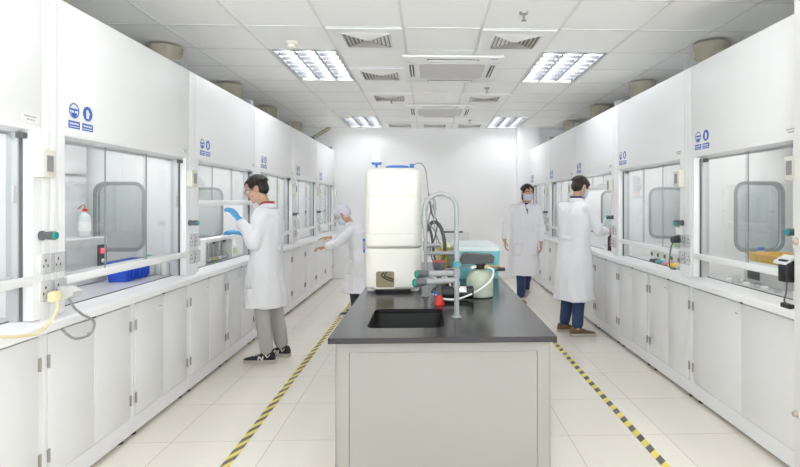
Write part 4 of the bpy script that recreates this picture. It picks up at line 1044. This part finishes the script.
# man in blue gloves on the left
person((-1.47, 4.90, 0), -PI / 2, 'person with black hair, glasses, white lab coat and blue gloves at the left hood', dict(
    head=(0.02, -.085, 1.555), pitch=24, yaw=8, neck=(.01, .005, 1.405), chest=(.01, .015, 1.22), pelvis=(0, .0, .90),
    shL=(.165, .02, 1.325), elL=(.215, -.045, 1.075), wrL=(.14, -.195, 1.285), hdL=(-.05, -.62, .75), hnL=(-.2, -.6, -.6), thL=(-1, 0, .2), curlL=24,
    shR=(-.165, .02, 1.325), elR=(-.20, -.03, 1.08), wrR=(-.11, -.245, 1.145), hdR=(.12, -1, .18), hnR=(.3, 0, -.9), thR=(.8, 0, .5), curlR=16,
    knL=(.095, -.01, .49), anL=(.065, .02, .075), ftL=-4, knR=(-.115, .04, .49), anR=(-.135, .105, .075), ftR=-12, hemc=(0, -.0, .50)),
    hair_seed=3, trm=trgrey, shm=mat('shoe_black', (.03, .03, .032), .8), goggles=True, gloves='LR', hem=.50, hemr=(.20, .185), logo=True, undercollar=mat('red_trim', (.40, .07, .08), .8))
# man seen from behind on the right
person((1.60, 5.78, 0), math.radians(122), 'person seen from behind in long white lab coat and dark blue trousers, right hood', dict(
    head=(0, -.09, 1.600), pitch=24, yaw=-6, neck=(0, -.025, 1.462), chest=(0, .005, 1.26), pelvis=(0, .01, .93),
    shL=(.175, .0, 1.385), elL=(.235, -.09, 1.135), wrL=(.10, -.29, 1.13), hdL=(-.2, -.9, 0), hnL=(-.6, 0, -.5), thL=(-.2, 0, 1), curlL=28,
    shR=(-.175, .0, 1.385), elR=(-.245, -.10, 1.13), wrR=(-.15, -.33, 1.12), hdR=(.2, -.9, 0), hnR=(.6, 0, -.5), thR=(.2, 0, 1), curlR=28,
    knL=(.09, .0, .49), anL=(.13, .03, .075), ftL=-28, knR=(-.08, .02, .49), anR=(-.085, .06, .075), ftR=-28, hemc=(0, .02, .385)),
    hair_seed=5, trm=denim, shm=suede, mask=True, hem=.385, hemr=(.225, .20), undercollar=navy)
# walking woman
person((1.36, 7.60, 0), 0, 'person with dark hair and face mask in white lab coat walking towards the camera', dict(
    head=(.05, -.05, 1.575), pitch=6, yaw=10, neck=(.03, 0, 1.43), chest=(.02, .0, 1.23), pelvis=(0, .0, .90),
    shL=(.19, .01, 1.365), elL=(.255, .04, 1.09), wrL=(.25, -.03, .86), hdL=(-.05, -.15, -1), hnL=(-1, 0, 0), thL=(0, -1, 0), curlL=22,
    shR=(-.15, .01, 1.365), elR=(-.25, .0, 1.10), wrR=(-.285, -.10, .90), hdR=(.02, -.25, -1), hnR=(1, 0, 0), thR=(0, -1, 0), curlR=22,
    knL=(.07, .04, .50), anL=(.07, .26, .12), liftL=.045, fpL=-28, knR=(-.05, -.07, .49), anR=(-.045, -.05, .075), ftR=4, ftL=0, hemc=(0, .02, .40)),
    hair_seed=8, trm=denim, shm=suede, mask=True, hem=.40, hemr=(.235, .19), collar=navy, longh=1)
# bending person at the far left
person((-.99, 6.85, 0), -PI / 2, 'person in white cap and lab coat bending beside the tank at the far left row', dict(
    head=(0, -.11, 1.275), pitch=42, yaw=0, neck=(0, .0, 1.175), chest=(0, .07, 1.01), pelvis=(0, .14, .76),
    shL=(.165, .02, 1.09), elL=(.21, -.14, .93), wrL=(.16, -.29, .88), hdL=(-.1, -1, -.15), hnL=(0, 0, -1), thL=(-1, 0, 0), curlL=18,
    shR=(-.165, .02, 1.09), elR=(-.20, -.14, .94), wrR=(-.14, -.28, .98), hdR=(.1, -1, .0), hnR=(0, 0, -1), thR=(1, 0, 0), curlR=18,
    knL=(.10, .05, .42), anL=(.09, .08, .075), knR=(-.09, .07, .42), anR=(-.10, .12, .075), ftL=-3, ftR=-6, hemc=(0, .09, .30)),
    hair_seed=9, trm=mat('black_trousers', (.04, .04, .045), .9), shm=black, cap_=True, mask=True, hem=.30, hemr=(.21, .21))
